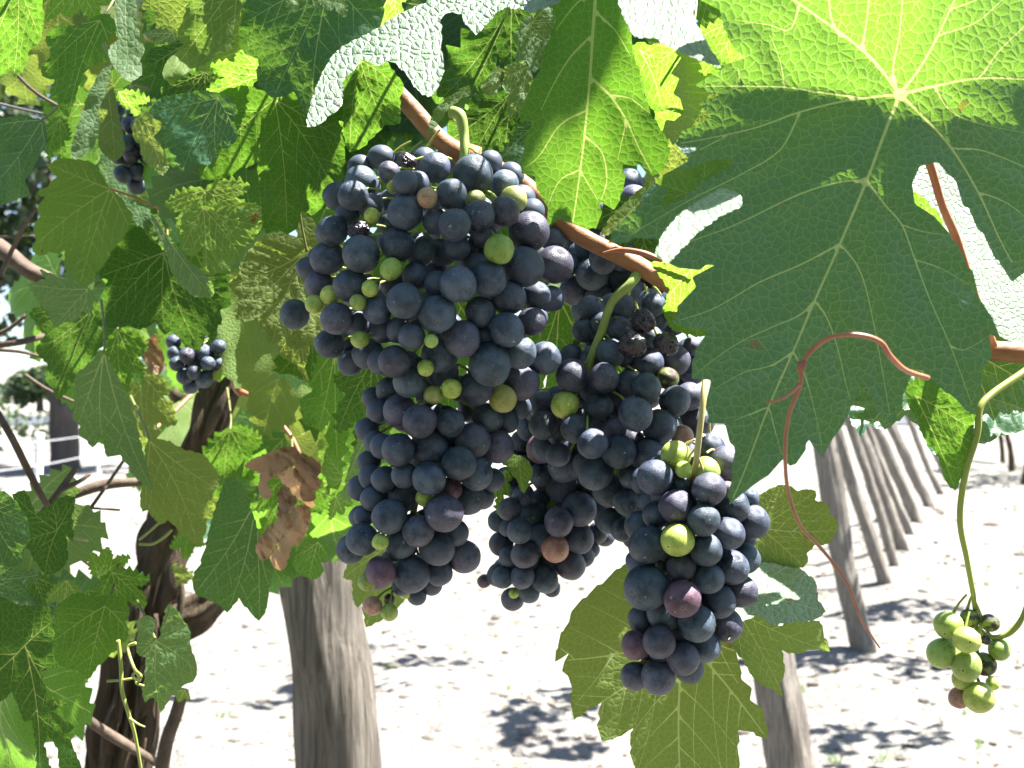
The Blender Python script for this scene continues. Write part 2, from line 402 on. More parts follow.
def leaf_mesh(name, poly, J, tips, lift, mats, rnd, size, nfill=26, relief=.0016, wave=.004, vw=.0011, veins=None, crumple=0, bend=None, seed=0, veins3=True):
    """poly, J and tips in plane metres; lift(x, y, h) -> local 3D point with h the height towards the viewer's side"""
    if area(poly) < 0: poly = poly[::-1]
    J = np.array(J, float)
    if veins is None: veins = auto_veins(poly, J, tips, rnd, size)
    segs = [(np.array(p[i]), np.array(p[i + 1])) for p, wd, lv in veins for i in range(len(p) - 1)]
    h = size / nfill
    A = np.array(poly); lo = A.min(0); hi = A.max(0)
    pts = [tuple(p) for p in poly]; n0 = len(pts)
    edges = [(i, (i + 1) % n0) for i in range(n0)]
    y = lo[1]; row = 0; bsegs = [(A[i], A[(i + 1) % n0]) for i in range(n0)]; cand = []
    while y < hi[1]:
        x = lo[0] + (h / 2 if row % 2 else 0)
        while x < hi[0]:
            q = (x + rnd.uniform(-.15, .15) * h, y + rnd.uniform(-.15, .15) * h)
            cand.append(q)
            x += h
        y += h * .866; row += 1
    if cand: cand = np.array(cand)[inside_many(poly, cand)]
    if len(cand):
        C = np.array(cand); dd = segd(C, bsegs); C = C[dd > h * .4]
        VP = []
        for p, wd, lv in veins:
            Q = np.array([np.array(q, float) for q in p]); L = np.concatenate([[0], np.cumsum(np.linalg.norm(np.diff(Q, axis=0), axis=1))]); n = max(2, int(L[-1] / (h * .7)))
            for t in np.linspace(0, L[-1], n): VP.append((np.interp(t, L, Q[:, 0]), np.interp(t, L, Q[:, 1])))
            VP.append(None)
        keep = []; ks = []; grid = {}; cs = h * .3
        vq = np.array([v for v in VP if v is not None] or [(0., 0.)]); okd = (segd(vq, bsegs) > h * .2) & inside_many(poly, vq); q_ = 0
        for v in VP:
            if v is None: ks.append(None); continue
            ok = okd[q_]; q_ += 1
            gi, gj = int(v[0] // cs), int(v[1] // cs); j = None
            for ii in (-1, 0, 1):
                for jj in (-1, 0, 1):
                    for k in grid.get((gi + ii, gj + jj), ()):
                        if (v[0] - keep[k][0]) ** 2 + (v[1] - keep[k][1]) ** 2 < (h * .22) ** 2: j = k
            if j is None and ok:
                j = len(keep); keep.append(v); grid.setdefault((gi, gj), []).append(j)
            ks.append(j)
        if keep:
            K = np.array(keep)
            for a_, b_ in zip(ks[:-1], ks[1:]):
                if a_ is not None and b_ is not None and a_ != b_: edges.append((n0 + a_, n0 + b_))
            if len(K) and len(C): C = C[np.min(np.linalg.norm(C[:, None] - K[None], axis=2), axis=1) > h * .5]
            pts += [tuple(c) for c in K]
        pts += [tuple(c) for c in C]
    VS = []
    for p, wd, lv in veins:
        n = len(p); ww = vw * wd * np.linspace(1, .3, n) * .5
        VS += [(np.array(p[i], float), np.array(p[i + 1], float) - np.array(p[i], float), ww[i], ww[i + 1]) for i in range(n - 1)]
    if VS:
        VA_ = np.array([v[0] for v in VS]); VB_ = np.array([v[1] for v in VS]); W0 = np.array([v[2] for v in VS]); W1 = np.array([v[3] for v in VS])
        L2 = (VB_ ** 2).sum(1) + 1e-18
    def vratio(Q):
        if not VS: return np.full(len(Q), 99.0)
        out = np.empty(len(Q))
        for c in range(0, len(Q), 2000):
            q = Q[c:c + 2000, None, :] - VA_[None]; t = np.clip((q * VB_[None]).sum(2) / L2, 0, 1)
            out[c:c + 2000] = (np.linalg.norm(q - t[..., None] * VB_[None], axis=2) / (W0 * (1 - t) + W1 * t)).min(1)
        return out
    for it in range(4):
        res = delaunay_2d_cdt([Vector(p) for p in pts], edges, [], 1, 1e-7)
        V2 = np.array([tuple(v) for v in res[0]]); Fs = [tuple(f) for f in res[2]]
        if it == 3 or not VS: break
        # between two veins put a point on every edge that would bridge them
        R_ = vratio(V2); E = set()
        for f in Fs:
            for i in range(len(f)):
                a_, b_ = f[i], f[(i + 1) % len(f)]
                if R_[a_] < 1.6 and R_[b_] < 1.6: E.add((min(a_, b_), max(a_, b_)))
        if not E: break
        E = np.array(sorted(E)); M_ = (V2[E[:, 0]] + V2[E[:, 1]]) / 2; LE = np.linalg.norm(V2[E[:, 0]] - V2[E[:, 1]], axis=1)
        M_ = M_[(vratio(M_) > 2.2) & (LE > size * .004)]
        if not len(M_): break
        pts = pts + [tuple(m_) for m_ in M_]
    sx = rnd.uniform(0, 99)
    def height(Q):
        Q = np.atleast_2d(Q); d = segd(Q, segs) if segs else np.zeros(len(Q))
        z = relief * (d * d / (d * d + (size * .022) ** 2))
        rr = np.linalg.norm(Q - J, axis=1) / size
        for i, q in enumerate(Q.tolist()):
            z[i] += wave * rr[i] * 1.6 * noise.noise(Vector((q[0] / size * 3.1 + sx, q[1] / size * 3.1, seed)))
            if crumple:
                v = Vector(((q[0] + q[1] * .7) / size * 2.9 + sx, (q[1] - q[0] * .5) / size * 1.1, seed))
                z[i] += crumple * (abs(noise.noise(v)) * 1.6 - .4 + .55 * abs(noise.noise(v * 2.3)) + .2 * noise.noise(v * 6))
            if bend: z[i] += bend(q[0] - J[0], q[1] - J[1])
        return z
    Z = height(V2)
    V = [lift(q[0], q[1], z) for q, z in zip(V2, Z)]
    # make every face look towards the viewer's side
    Fo = []
    for f in Fs:
        a, b, c = (V2[f[0]], V2[f[1]], V2[f[2]])
        s = (b[0] - a[0]) * (c[1] - a[1]) - (b[1] - a[1]) * (c[0] - a[0])
        Fo.append(f if s > 0 else f[::-1])
    uv = [tuple(q - J) for q in V2]; mi = [0] * len(Fo)
    me = mesh(name, V, Fo, mats, mi)
    ul = me.uv_layers.new(name='UVMap'); li = np.zeros(len(me.loops), int); me.loops.foreach_get('vertex_index', li)
    ul.data.foreach_set('uv', np.array(uv, 'f')[li].ravel())
    R_ = vratio(V2)
    at = me.attributes.new('vd', 'FLOAT', 'POINT'); at.data.foreach_set('value', R_.astype('f'))
    return me
leafno = [0]
def pleaf(vine, J, poly=None, tips=None, d=.45, gx=0, gy=0, mat='top', label=None, petiole=None, pmat=None, pr=1, curl=0, wave=.004, relief=.0009,
          nfill=24, veins=None, crumple=0, vmat=None, tooth=9, name='leaf', vw=.0010, sinus=.68, bendf=None, amp=.12, quiltscale=1):
    """a leaf whose junction stands at depth d; gx, gy slope its blade away from the viewer to the right and upwards"""
    leafno[0] += 1; rnd = random.Random(leafno[0] * 13 + 5)
    if poly is None:
        poly = lobes(J, tips, rnd, sinus=sinus)
    else:
        poly = roughen(poly, tooth, rnd, amp)
    poly = chaikin(poly)
    s = d / F
    jx, jy = J
    q = lambda p: ((p[0] - jx) * s, (jy - p[1]) * s)
    P2 = [q(p) for p in poly]
    A = np.array(P2); size = float(max(A.max(0) - A.min(0))); wave *= min(1, size / .07); relief *= min(1, size / .05); vw *= min(1, max(.45, size / .13))
    if tips is None:
        # tips: far outline corners
        c = sorted([(math.hypot(*p), p) for p in P2], reverse=True); tips2 = []
        for r_, p in c:
            if all(abs((math.atan2(p[1], p[0]) - math.atan2(t[1], t[0]) + math.pi) % (2 * math.pi) - math.pi) > R(38) for t in tips2): tips2.append(p)
            if len(tips2) >= 5: break
        tips2 = [t for t in tips2 if math.hypot(*t) > size * .25]
    else: tips2 = [q(t) for t in tips]
    vv = None
    if veins: vv = [([np.array(q(p)) for p in smooth2(v)], wd, lv) for v, wd, lv in veins]
    cx, cyy = (jx - 512) / F * d, (384 - jy) / F * d
    def lift(x, y, h):
        # plane x,y are picture-plane offsets at the junction's depth; real depth follows the slope
        dep = d + gx * x + gy * y + curl * (x * x + y * y) / size - h * 1.0
        k = dep / d
        return Vector(((cx + x) * k - cx, (cyy + y) * k - cyy, -(dep - d)))
    m = LM[mat] if isinstance(mat, str) else mat
    vm = vmat or {'under': VEINP, 'pale': VEINP, 'yell': VEINP, 'dark': VEIND, 'glare': VEINP, 'big': VEINB}.get(mat if isinstance(mat, str) else '', VEIN)
    me = leaf_mesh(name, P2, (0, 0), tips2, lift, [m, vm], rnd, size, nfill=nfill, relief=relief, wave=wave, veins=vv, crumple=crumple, seed=leafno[0], vw=vw, bend=bendf)
    mw = Matrix.Translation(P(jx, jy, d)) @ CR.to_4x4()
    o = link(name, me, vine, mw)
    if label: o['label'] = label
    if petiole is None and size > .045 and name == 'leaf':
        T_ = np.array(tips2); mt = T_.mean(0); mt /= np.linalg.norm(mt) + 1e-9; s_ = rnd.uniform(40, 65) * .45 / d
        petiole = [(jx, jy, d + .0008), (jx - mt[0] * s_ * .4 + 2, jy + mt[1] * s_ * .4, d + .014), (jx - mt[0] * s_, jy + mt[1] * s_ - 6, d + .055)]
    if petiole:
        mb = MB(); mb.tube([P(*p) for p in petiole], [.0007 * pr, .0006 * pr, .0009 * pr], 10, n=6)
        mb.build('petiole', pmat or PET, o)
    return o
def smooth2(v):
    return [(p.x, p.y) for p in smoothpath([Vector((a, b, 0)) for a, b in v], 5)]

# ================================================================== THE SETTING
def ground_h(x, y):
    r = math.hypot(x, y)
    a = min(1, 9 / (r + 1))
    v = Vector((x, y, 0))
    h = .05 * noise.noise(v * .6) * a + .035 * noise.noise(v * 1.9) * a + .016 * noise.noise(v * 5.5) * a + .007 * noise.noise(v * 14) * a
    # low ridge of soil heaped along the row of leaning posts
    rx = 1.05 + (y - 2.9) * .33
    h += .06 * math.exp(-((x - rx) / .5) ** 2) * a
    if x > 1.2: h += .05 * math.sin((x - 1.05 - (y - 2.9) * .33) * 4.2 + noise.noise(v * .8) * 1.5) * min(1, (x - 1.2) * 2) * a + .03 * abs(noise.noise(v * 3.3)) * a
    return h
def ground():
    na, nr = 420, 300; V = []; Fs = []
    rs = [.3 * (1.0325 ** i) for i in range(nr)]
    for r in rs:
        for k in range(na):
            a = R(-78 + 156 * k / (na - 1)); x = r * math.sin(a); y = r * math.cos(a) - .25
            V.append((x, y, ground_h(x, y)))
    for i in range(nr - 1):
        for k in range(na - 1):
            a = i * na + k; Fs.append((a, a + 1, a + na + 1, a + na)[::-1])
    # behind the camera, a simple continuation
    b = len(V)
    for (x, y) in ((-3000, -40), (3000, -40), (3000, -.5), (-3000, -.5)): V.append((x, y, -.03))
    Fs.append((b, b + 1, b + 2, b + 3))
    m, nt, p = newmat('sandy_soil'); L = nt.links
    co = N(nt, 'ShaderNodeTexCoord').outputs['Object']
    n1 = noise_(nt, co, 1.6, 6, .6).outputs['Fac']; n2 = noise_(nt, co, 22, 5, .65).outputs['Fac']; n3 = noise_(nt, co, 5, 4, .7).outputs['Fac']
    c = mix(nt, ramp(nt, n1, [(.35, 0), (.65, 1)]), (.225, .21, .188), (.30, .283, .255))
    c = mix(nt, math_(nt, 'MULTIPLY', ramp(nt, n2, [(.3, 1), (.45, 0)]), .7), c, (.055, .05, .043))
    c = mix(nt, math_(nt, 'MULTIPLY', ramp(nt, n3, [(.62, 0), (.7, 1)]), .3), c, (.13, .12, .07))
    L.new(c, p.inputs['Base Color']); p.inputs['Roughness'].default_value = .95; p.inputs['Specular IOR Level'].default_value = .1
    bp = N(nt, 'ShaderNodeBump'); bp.inputs['Strength'].default_value = 1; bp.inputs['Distance'].default_value = .06
    L.new(math_(nt, 'ADD', n2, math_(nt, 'MULTIPLY', n3, 1.2)), bp.inputs['Height']); L.new(bp.outputs[0], p.inputs['Normal'])
    tag(link('ground', mesh('ground', V, Fs, [m])), kind='structure')
    return m
SOIL = ground()
def road():
    mb = MB(); m = simple('asphalt', (.075, .08, .095), .85, .3, (.06, .065, .075), 2)
    rnd = random.Random(1)
    V = [(-70, 46, .06), (40, 46, .06), (40, 74, .06), (-70, 74, .06)]
    tag(link('road', mesh('road', V, [(0, 1, 2, 3)], [m])), kind='structure')
road()
def clods():
    rnd = random.Random(4); V = []; Fs = []
    t = bmesh.new(); bmesh.ops.create_icosphere(t, subdivisions=1, radius=1); tv = [v.co.copy() for v in t.verts]; tf = [[v.index for v in f.verts] for f in t.faces]; t.free()
    for i in range(6000):
        y = 1.6 + rnd.random() ** 1.7 * 14; x = rnd.uniform(-.62, .66) * y; r = rnd.choice([.004, .006, .009, .012]) * rnd.uniform(.7, 1.5) * (1 + y * .06)
        if rnd.random() < .02: r *= 2.5
        z = ground_h(x, y); b = len(V)
        for c in tv:
            k = 1 + .35 * noise.noise(c * 1.7 + Vector((i, 0, 0)))
            V.append((x + c.x * r * k * 1.3, y + c.y * r * k, z + c.z * r * k * .6))
        Fs += [tuple(b + j for j in f) for f in tf]
    m = simple('soil_clods', (.16, .145, .13), .95, .1, (.09, .08, .07), 9)
    tag(link('soil_clods', mesh('soil_clods', V, Fs, [m], sm=False)), 'small clods and pebbles scattered over pale dry soil', 'clods', kind='stuff')
clods()

# ------------------------------------------------------------------ masses of small leaves
def leaf_fan(V, Fs, c, s, rnd, down=.3):
    """one small folded five-lobed leaf"""
    n = Vector((rnd.gauss(0, 1), rnd.gauss(0, 1), rnd.gauss(down, .8))).normalized(); u = n.orthogonal().normalized()
    a0 = rnd.uniform(0, 6.28); u = Matrix.Rotation(a0, 3, n) @ u; v = n.cross(u); b = len(V)
    prof = [(.0, .12), (.5, .45), (.85, .3), (1.0, .75), (.8, .6), (.55, .95), (.0, 1.15), (-.55, .95), (-.8, .6), (-1.0, .75), (-.85, .3), (-.5, .45)]
    V.append(c)
    f = rnd.uniform(.1, .5)
    for x, y in prof:
        V.append(c + (u * x * .55 + v * (y - .3) * .9) * s + n * (-abs(x) * f * s * .5 + rnd.uniform(-.06, .06) * s))
    for k in range(len(prof)): Fs.append((b, b + 1 + k, b + 1 + (k + 1) % len(prof)))
def mass(name, blobs, n, s, mat, seed, parent=None, down=.3):
    rnd = random.Random(seed); V = []; Fs = []
    tot = sum(b[3] * b[4] * b[5] for b in blobs)
    for (x, y, z, rx, ry, rz) in blobs:
        for i in range(int(n * rx * ry * rz / tot)):
            while True:
                q = Vector((rnd.uniform(-1, 1), rnd.uniform(-1, 1), rnd.uniform(-1, 1)))
                if q.length < 1 and noise.noise(Vector((q.x * rx, q.y * ry, q.z * rz)) / s * .25 + Vector((seed, x, y))) > -.08: break
            leaf_fan(V, Fs, Vector((x + q.x * rx, y + q.y * ry, z + q.z * rz)), s * rnd.uniform(.6, 1.25), rnd, down)
    o = Vector(blobs[0][:3])
    return link(name, mesh(name, [v - o for v in V], Fs, [mat], sm=False), parent, Matrix.Translation(o))
def mass_mat(name, c1, c2, tr, tf=.3):
    m, nt, p = newmat(name); L = nt.links
    co = N(nt, 'ShaderNodeTexCoord').outputs['Object']
    n = noise_(nt, co, 9, 3).outputs['Fac']
    L.new(mix(nt, ramp(nt, n, [(.35, 0), (.65, 1)]), c1, c2), p.inputs['Base Color']); p.inputs['Roughness'].default_value = .5
    t = N(nt, 'ShaderNodeBsdfTranslucent'); t.inputs[0].default_value = (*tr, 1)
    mx = N(nt, 'ShaderNodeMixShader'); mx.inputs[0].default_value = tf
    L.new(p.outputs[0], mx.inputs[1]); L.new(t.outputs[0], mx.inputs[2]); L.new(mx.outputs[0], nt.nodes['Material Output'].inputs['Surface'])
    return m
MASS = mass_mat('vine_foliage', (.03, .085, .025), (.055, .13, .035), (.2, .42, .03))
TREEF = mass_mat('tree_foliage', (.02, .045, .02), (.045, .08, .035), (.12, .2, .03), .22)

LITTER = mass_mat('leaf_litter', (.17, .10, .05), (.28, .19, .09), (.2, .1, .03), .15)
def litter():
    rnd = random.Random(15); V = []; Fs = []
    for i in range(420):
        y = 1.8 + rnd.random() ** 1.5 * 9; x = rnd.uniform(-.6, .62) * y
        if noise.noise(Vector((x * 1.3, y * 1.3, 4))) < -.05: continue
        leaf_fan(V, Fs, Vector((x, y, ground_h(x, y) + .012)), rnd.uniform(.02, .045), rnd, 3)
    tag(link('fallen_leaves', mesh('fallen_leaves', V, Fs, [LITTER], sm=False)), 'dry fallen vine leaves scattered on the pale soil', 'fallen leaves', kind='stuff')
    V = []; Fs = []
    for i in range(70):
        y = 2.0 + rnd.random() * 6; x = rnd.uniform(-.55, .6) * y; z = ground_h(x, y)
        for k in range(rnd.randint(6, 16)):
            a = rnd.uniform(0, 6.28); l = rnd.uniform(.015, .05); b = len(V); c = Vector((x + rnd.gauss(0, .012), y + rnd.gauss(0, .012), z)); d = Vector((math.cos(a), math.sin(a), 0)); n = Vector((-d.y, d.x, 0)) * .0022
            V += [c - n, c + n, c + d * l * .6 + Vector((0, 0, l))]; Fs.append((b, b + 1, b + 2))
    tag(link('weeds', mesh('weeds', V, Fs, [MASS], sm=False)), 'sparse tufts of small weeds on the pale soil', 'weeds', kind='stuff')
litter()
# ------------------------------------------------------------------ wood
def wood_mat(name, c1, c2, c3, sc=(130, 130, 7), bump=.004, scale=1):
    m, nt, p = newmat(name); L = nt.links
    co = N(nt, 'ShaderNodeTexCoord').outputs['Object']
    mp = N(nt, 'ShaderNodeMapping'); mp.inputs['Scale'].default_value = sc; L.new(co, mp.inputs[0])
    n = noise_(nt, mp.outputs[0], scale, 8, .65); n.inputs['Distortion'].default_value = .4; n = n.outputs['Fac']
    n2 = noise_(nt, co, 9, 4).outputs['Fac']
    c = mix(nt, ramp(nt, n, [(.3, 0), (.6, 1)]), c1, c2); c = mix(nt, ramp(nt, n2, [(.45, 0), (.7, .7)]), c, c3)
    c = mix(nt, ramp(nt, n, [(.28, .9), (.36, 0)]), c, [x * .3 for x in c1])
    L.new(c, p.inputs['Base Color']); p.inputs['Roughness'].default_value = .85; p.inputs['Specular IOR Level'].default_value = .2
    b = N(nt, 'ShaderNodeBump'); b.inputs['Strength'].default_value = 1; b.inputs['Distance'].default_value = bump
    L.new(n, b.inputs['Height']); L.new(b.outputs[0], p.inputs['Normal'])
    return m
POST = wood_mat('weathered_wood', (.095, .08, .066), (.29, .265, .235), (.18, .16, .135), bump=.012)
POSTD = wood_mat('grey_post_wood', (.06, .05, .04), (.22, .195, .165), (.12, .105, .085), bump=.012)
BARK = wood_mat('shaggy_vine_bark', (.035, .025, .016), (.12, .09, .06), (.07, .052, .035), sc=(70, 70, 7), bump=.012)
TBARK = wood_mat('tree_bark', (.05, .042, .038), (.10, .085, .075), (.07, .06, .05), sc=(14, 14, 2), bump=.03)
WIREM = simple('wire_steel', (.10, .09, .08), .5, .5); WIREG = simple('galvanised_wire', (.55, .55, .55), .45, .5)
WHITEP = simple('white_paint', (.8, .8, .8), .6, .4)

# leaning posts of the row: (base px, base py, top px, top py, radius m, label)
posts = [
 (806, 905, 770, 640, .058, 'thick pale wooden post cut by the bottom edge, nearest of the leaning row'),
 (870, 672, 815, 400, .060, 'split weathered post standing behind the red tendril'),
 (898, 577, 842, 400, .05, 'narrow post half hidden between the second and third upright of the leaning row'),
 (915, 546, 858, 400, .05, 'thin darker post squeezed in the middle of the leaning row'),
 (889, 592, 832, 400, .056, 'grey post right behind the split weathered post'),
 (907, 563, 848, 400, .060, 'slim leaning post with a dark foot, third upright from the red tendril'),
 (922, 532, 864, 400, .066, 'strongly leaning post below the notch in the very large leaf'),
 (931, 509, 882, 400, .070, 'leaning post left of the pointed green leaf tip, its foot just clear of it'),
 (940, 492, 901, 400, .062, 'leaning post whose foot shows just below the pointed leaf tip'),
 (947, 480, 913, 400, .055, 'leaning post partly behind the pointed leaf tip'),
 (953, 471, 925, 400, .055, 'farthest leaning post of the near row'),
]
def gpt(px, py):
    """point on the ground plane seen at a pixel"""
    dirv = CR @ Vector(((px - 512) / F, (384 - py) / F, -1)); t = -CAMZ / dirv.z
    return Vector((0, 0, CAMZ)) + dirv * t, t
for i, (bx, by, tx, ty, r, lab) in enumerate(posts):
    b, d = gpt(bx, by); t = P(tx, ty, d); t = b + (t - b) * 1.25
    t.y += .08
    rnd = random.Random(i); mb = MB()
    mid = [b.lerp(t, k) + Vector((rnd.uniform(-1, 1), 0, 0)) * .022 for k in (.3, .65)]
    b0 = b - (t - b).normalized() * .12
    r *= .95 if i == 0 else .78 * rnd.uniform(.78, 1.15)
    mb.tube([b0, b, *mid, t], [r * 1.1, r * 1.05, r, r * .93, r * .9], 32, n=12, jit=.22, fs=7, seed=i, ridge=.22, nr=9)
    tag(mb.build('wooden_post', [POST], origin=b), lab, 'post', 'leaning posts of the vine row')
# grey post in the left foreground
mb = MB()
mb.tube([P(352, 1300, 1.38), P(340, 768, 1.38), P(325, 620, 1.38), P(312, 545, 1.38), P(300, 470, 1.38)], [.064, .056, .052, .056, .05], 40, n=12, jit=.15, fs=8, seed=3, ridge=.10, nr=12)
tag(mb.build('wooden_post', [POSTD], origin=P(352, 1300, 1.38)), 'thick grey knotty post under the brown dead leaf', 'post')
# foliage over the leaning posts' row (throws the blotchy shade on the soil)
bl = []
rnd = random.Random(8)
for k in range(9):
    y = 2.6 + k * 1.15; x = .75 + (y - 2.6) * .335
    bl.append((x + rnd.uniform(-.05, .05), y, 1.85 + rnd.uniform(-.1, .1), .26, .42, .16))
bl += [(.35, 4.25, 2.32, .30, .20, .12), (.72, 4.6, 2.4, .28, .14, .10), (.1, 4.05, 2.3, .35, .10, .08), (.45, 4.9, 2.45, .3, .12, .1), (2.3, 4.2, 1.9, .35, .25, .15), (2.9, 5.4, 1.9, .4, .2, .2), (2.1, 3.4, 2.0, .25, .2, .12), (2.0, 3.0, 2.1, .2, .25, .1)]
tag(mass('overhead_foliage', bl, 2300, .075, MASS, 3), 'vine foliage over the row of leaning posts', 'foliage', kind='stuff')

tag(mass('far_row_foliage', [(9.0 + k * 1.6, 15 + k * 2.2, 1.9, 1.6, 1.4, 1.1) for k in range(6)], 2600, .22, MASS, 13), 'leafy far row of vines closing the view at the right edge', 'foliage', kind='stuff')
bl2 = [(x, -1.9 + .3 * math.sin(x * 2), z, .8, .7, .55) for x in np.arange(-4.5, 4.6, 1.0) for z in (.55, 1.35, 2.1)]  # unseen foliage wall, added to cut reflections from behind the camera
tag(mass('blocker_foliage', [tuple(map(float, q)) for q in bl2], 5200, .17, MASS, 6), 'unseen foliage added behind the camera to block sky and ground light', 'foliage', kind='stuff')
# far row of vines at the right edge
for i, (px, py, lean) in enumerate([(1003, 462, -5), (1012, 470, -6), (1021, 485, 5)]):
    b, d = gpt(px, py); t = P(px + lean * 2, 418, d)
    e = empty('far_grapevine', b, ['distant dark vine with thin trunk at the right edge, farthest of its row', 'distant dark vine beside the right edge, second from the far end', 'distant dark vine half cut by the right edge'][i], 'grapevine', 'distant vines at the right edge')
    mb = MB(); mb.tube([b - Vector((0, 0, .1)), b.lerp(t, .5) + Vector((.05, 0, 0)), t], [.05, .045, .03], 10, n=5, jit=.3, seed=i, ridge=.3); mb.build('trunk', [BARK], e, b)
    c = t + Vector((0, 0, .3)); mass('foliage', [(c.x, c.y, c.z, .75, .6, .42)], 260, .12, MASS, 20 + i, e)

# ------------------------------------------------------------------ fence, tree and bushes at the far left
g = [gpt(38, 505), gpt(98, 487), gpt(-90, 530), gpt(170, 476)]
fe = empty('wire_fence', g[0][0], 'white post and wire fence beyond the vines at the left edge', 'fence')
pb = [q[0] for q in g]
ang = [(2, .035), (0, .048), (1, .02), (3, .02)]
for k, r in ang:
    mb = MB(); b = pb[k]; hgt = 1.0 if k != 1 else .75
    hgt = (505 - 433) / F * g[0][1] if k == 0 else hgt
    mb.tube([b - Vector((0, 0, .15)), b + Vector((0, 0, hgt * .5)), b + Vector((.01, 0, hgt))], [r, r * .97, r * .95], 14, n=5, jit=.06, seed=k); mb.build('fence_post', [WHITEP], fe, b)
for z in (.69, .43, .17):
    mb = MB(); mb.tube([pb[2] + Vector((0, -.06, z)), pb[0] + Vector((0, -.075, z)), pb[1] + Vector((0, -.05, z)), pb[3] + Vector((0, -.05, z + .02)), pb[3] + Vector((6, 6, z))], .006, 6, n=5); mb.build('fence_wire', [WIREG], fe)
tb, td = gpt(66, 470)
te = empty('shade_tree', tb, 'dark leafy tree with straight trunk beyond the wire fence', 'tree')
mb = MB(); tt = tb + Vector((.1, 0, 3.2))
mb.tube([tb - Vector((0, 0, .3)), tb, tb + Vector((-.05, 0, 1.4)), tt, tb + Vector((.3, .2, 5))], [.3, .24, .21, .17, .08], 18, n=6, jit=.15, fs=3, ridge=.1); mb.build('trunk', [TBARK], te, tb)
mb = MB(); rnd = random.Random(12)
for k in range(11):
    a = k * 2.4; z = 1.8 + k * .28; s = tb + Vector((0, 0, z)); e_ = s + Vector((math.cos(a) * rnd.uniform(1.4, 2.6), math.sin(a) * 1.8, rnd.uniform(.4, 1.6)))
    mb.tube([s, s.lerp(e_, .5) + Vector((0, 0, .25)), e_], [.09, .05, .015], 7, n=4)
mb.build('limbs', [TBARK], te, tb)
x0, y0 = tb.x, tb.y
mass('crown', [(x0 - .3, y0, 5.0, 3.0, 2.2, 1.9), (x0 - 2.2, y0 - .5, 3.6, 1.6, 1.4, 1.3), (x0 + 1.9, y0, 4.0, 1.5, 1.4, 1.2), (x0 - 1.0, y0 - .8, 2.75, 1.3, 1.0, .8), (x0 + .9, y0 + .6, 2.7, 1.2, 1.0, .6), (x0 - 3.4, y0, 5.2, 1.6, 1.4, 1.5)], 7800, .2, TREEF, 5, te)
bx, bd = gpt(5, 452)
be = empty('shrub', bx, 'round dark shrub at the left edge behind the white fence post', 'shrub')
mass('foliage', [(bx.x - .8, bx.y, .75, 1.1, .8, .65), (bx.x + .6, bx.y + .6, .5, .7, .6, .4)], 900, .12, TREEF, 9, be)
mb = MB(); mb.tube([bx - Vector((0, 0, .1)), bx + Vector((-.5, 0, .8))], [.05, .02], 8); mb.build('stem', [TBARK], be, bx)
hb, hd = gpt(150, 418)
for i, (px, h, wd) in enumerate([(-60, 6, 7), (40, 4.5, 6), (150, 5.5, 6), (260, 4.6, 6)]):
    b, d = gpt(px, 412)
    e = empty('background_tree', b, ['far tree beyond the road at the left edge', 'far tree beyond the road behind the dark tree trunk', 'far tree beyond the road seen between hanging vine leaves', 'far tree beyond the road behind the left vine trunk'][i], 'tree', 'trees beyond the road')
    mb = MB(); mb.tube([b - Vector((0, 0, .3)), b + Vector((0, 0, h * .5))], [.4, .25], 10, n=3, jit=.1); mb.build('trunk', [TBARK], e, b)
    mass('crown', [(b.x, b.y, h * .62, wd * .5, 2.4, h * .42), (b.x - wd * .3, b.y, h * .45, wd * .35, 2, h * .3), (b.x + wd * .3, b.y, h * .5, wd * .35, 2, h * .32)], 1100, .6, TREEF, 40 + i, e)

# ================================================================== THE VINES
VA = empty('grapevine', P(1040, 1500, .6), 'front grapevine with brown cane, its big leaves hanging at the right and top', 'grapevine')
VB = empty('grapevine', P(105, 1250, 1.0), 'left grapevine with dark shaggy trunk and dead brown leaves', 'grapevine')
VC = empty('grapevine', P(-10, 1400, .8), 'grapevine at the lower left corner with dark hanging leaves', 'grapevine')

# --- canes and trunks
mb = MB(); mb.tube([P(330, 30, .47), P(400, 96, .465), P(438, 138, .462), P(468, 158, .46), P(520, 182, .462), P(575, 232, .458), P(632, 262, .452), P(690, 295, .447), P(790, 335, .46), P(900, 347, .44), P(996, 351, .43), P(1100, 362, .42)],
                   [.0040, .0042, .0042, .0050, .0042, .0040, .0040, .0038, .0038, .0040, .0042, .0044], 16, n=8, jit=.06, fs=40)
mb.tube([P(466, 156, .455), P(478, 160, .455)], [.0058, .0058], 14, n=2)
mb.build('cane', [CANE], VA)
mb = MB(); mb.tube([P(1100, 362, .42), P(1180, 500, .5), P(1150, 900, .6), P(1040, 1500, .6)], [.0045, .008, .02, .03], 14, n=8, jit=.2); mb.build('trunk', [BARK], VA)
mb = MB(); D = 1.0
mb.tube([P(105, 1280, D), P(112, 900, D), P(118, 760, D), P(140, 660, D), P(158, 590, D), P(176, 520, D), P(205, 440, D), P(232, 370, D), P(262, 320, D), P(290, 260, D)], [.033, .031, .029, .027, .024, .021, .019, .017, .014, .01], 44, n=14, jit=.35, fs=14, seed=5, ridge=.55, nr=13)
mb.tube([P(150, 620, D), P(185, 618, D), P(215, 598, D), P(240, 560, D + .02), P(262, 540, D + .03)], [.02, .019, .016, .013, .01], 24, n=9, jit=.4, fs=20, seed=7, ridge=.4, nr=9)
rnd = random.Random(77)
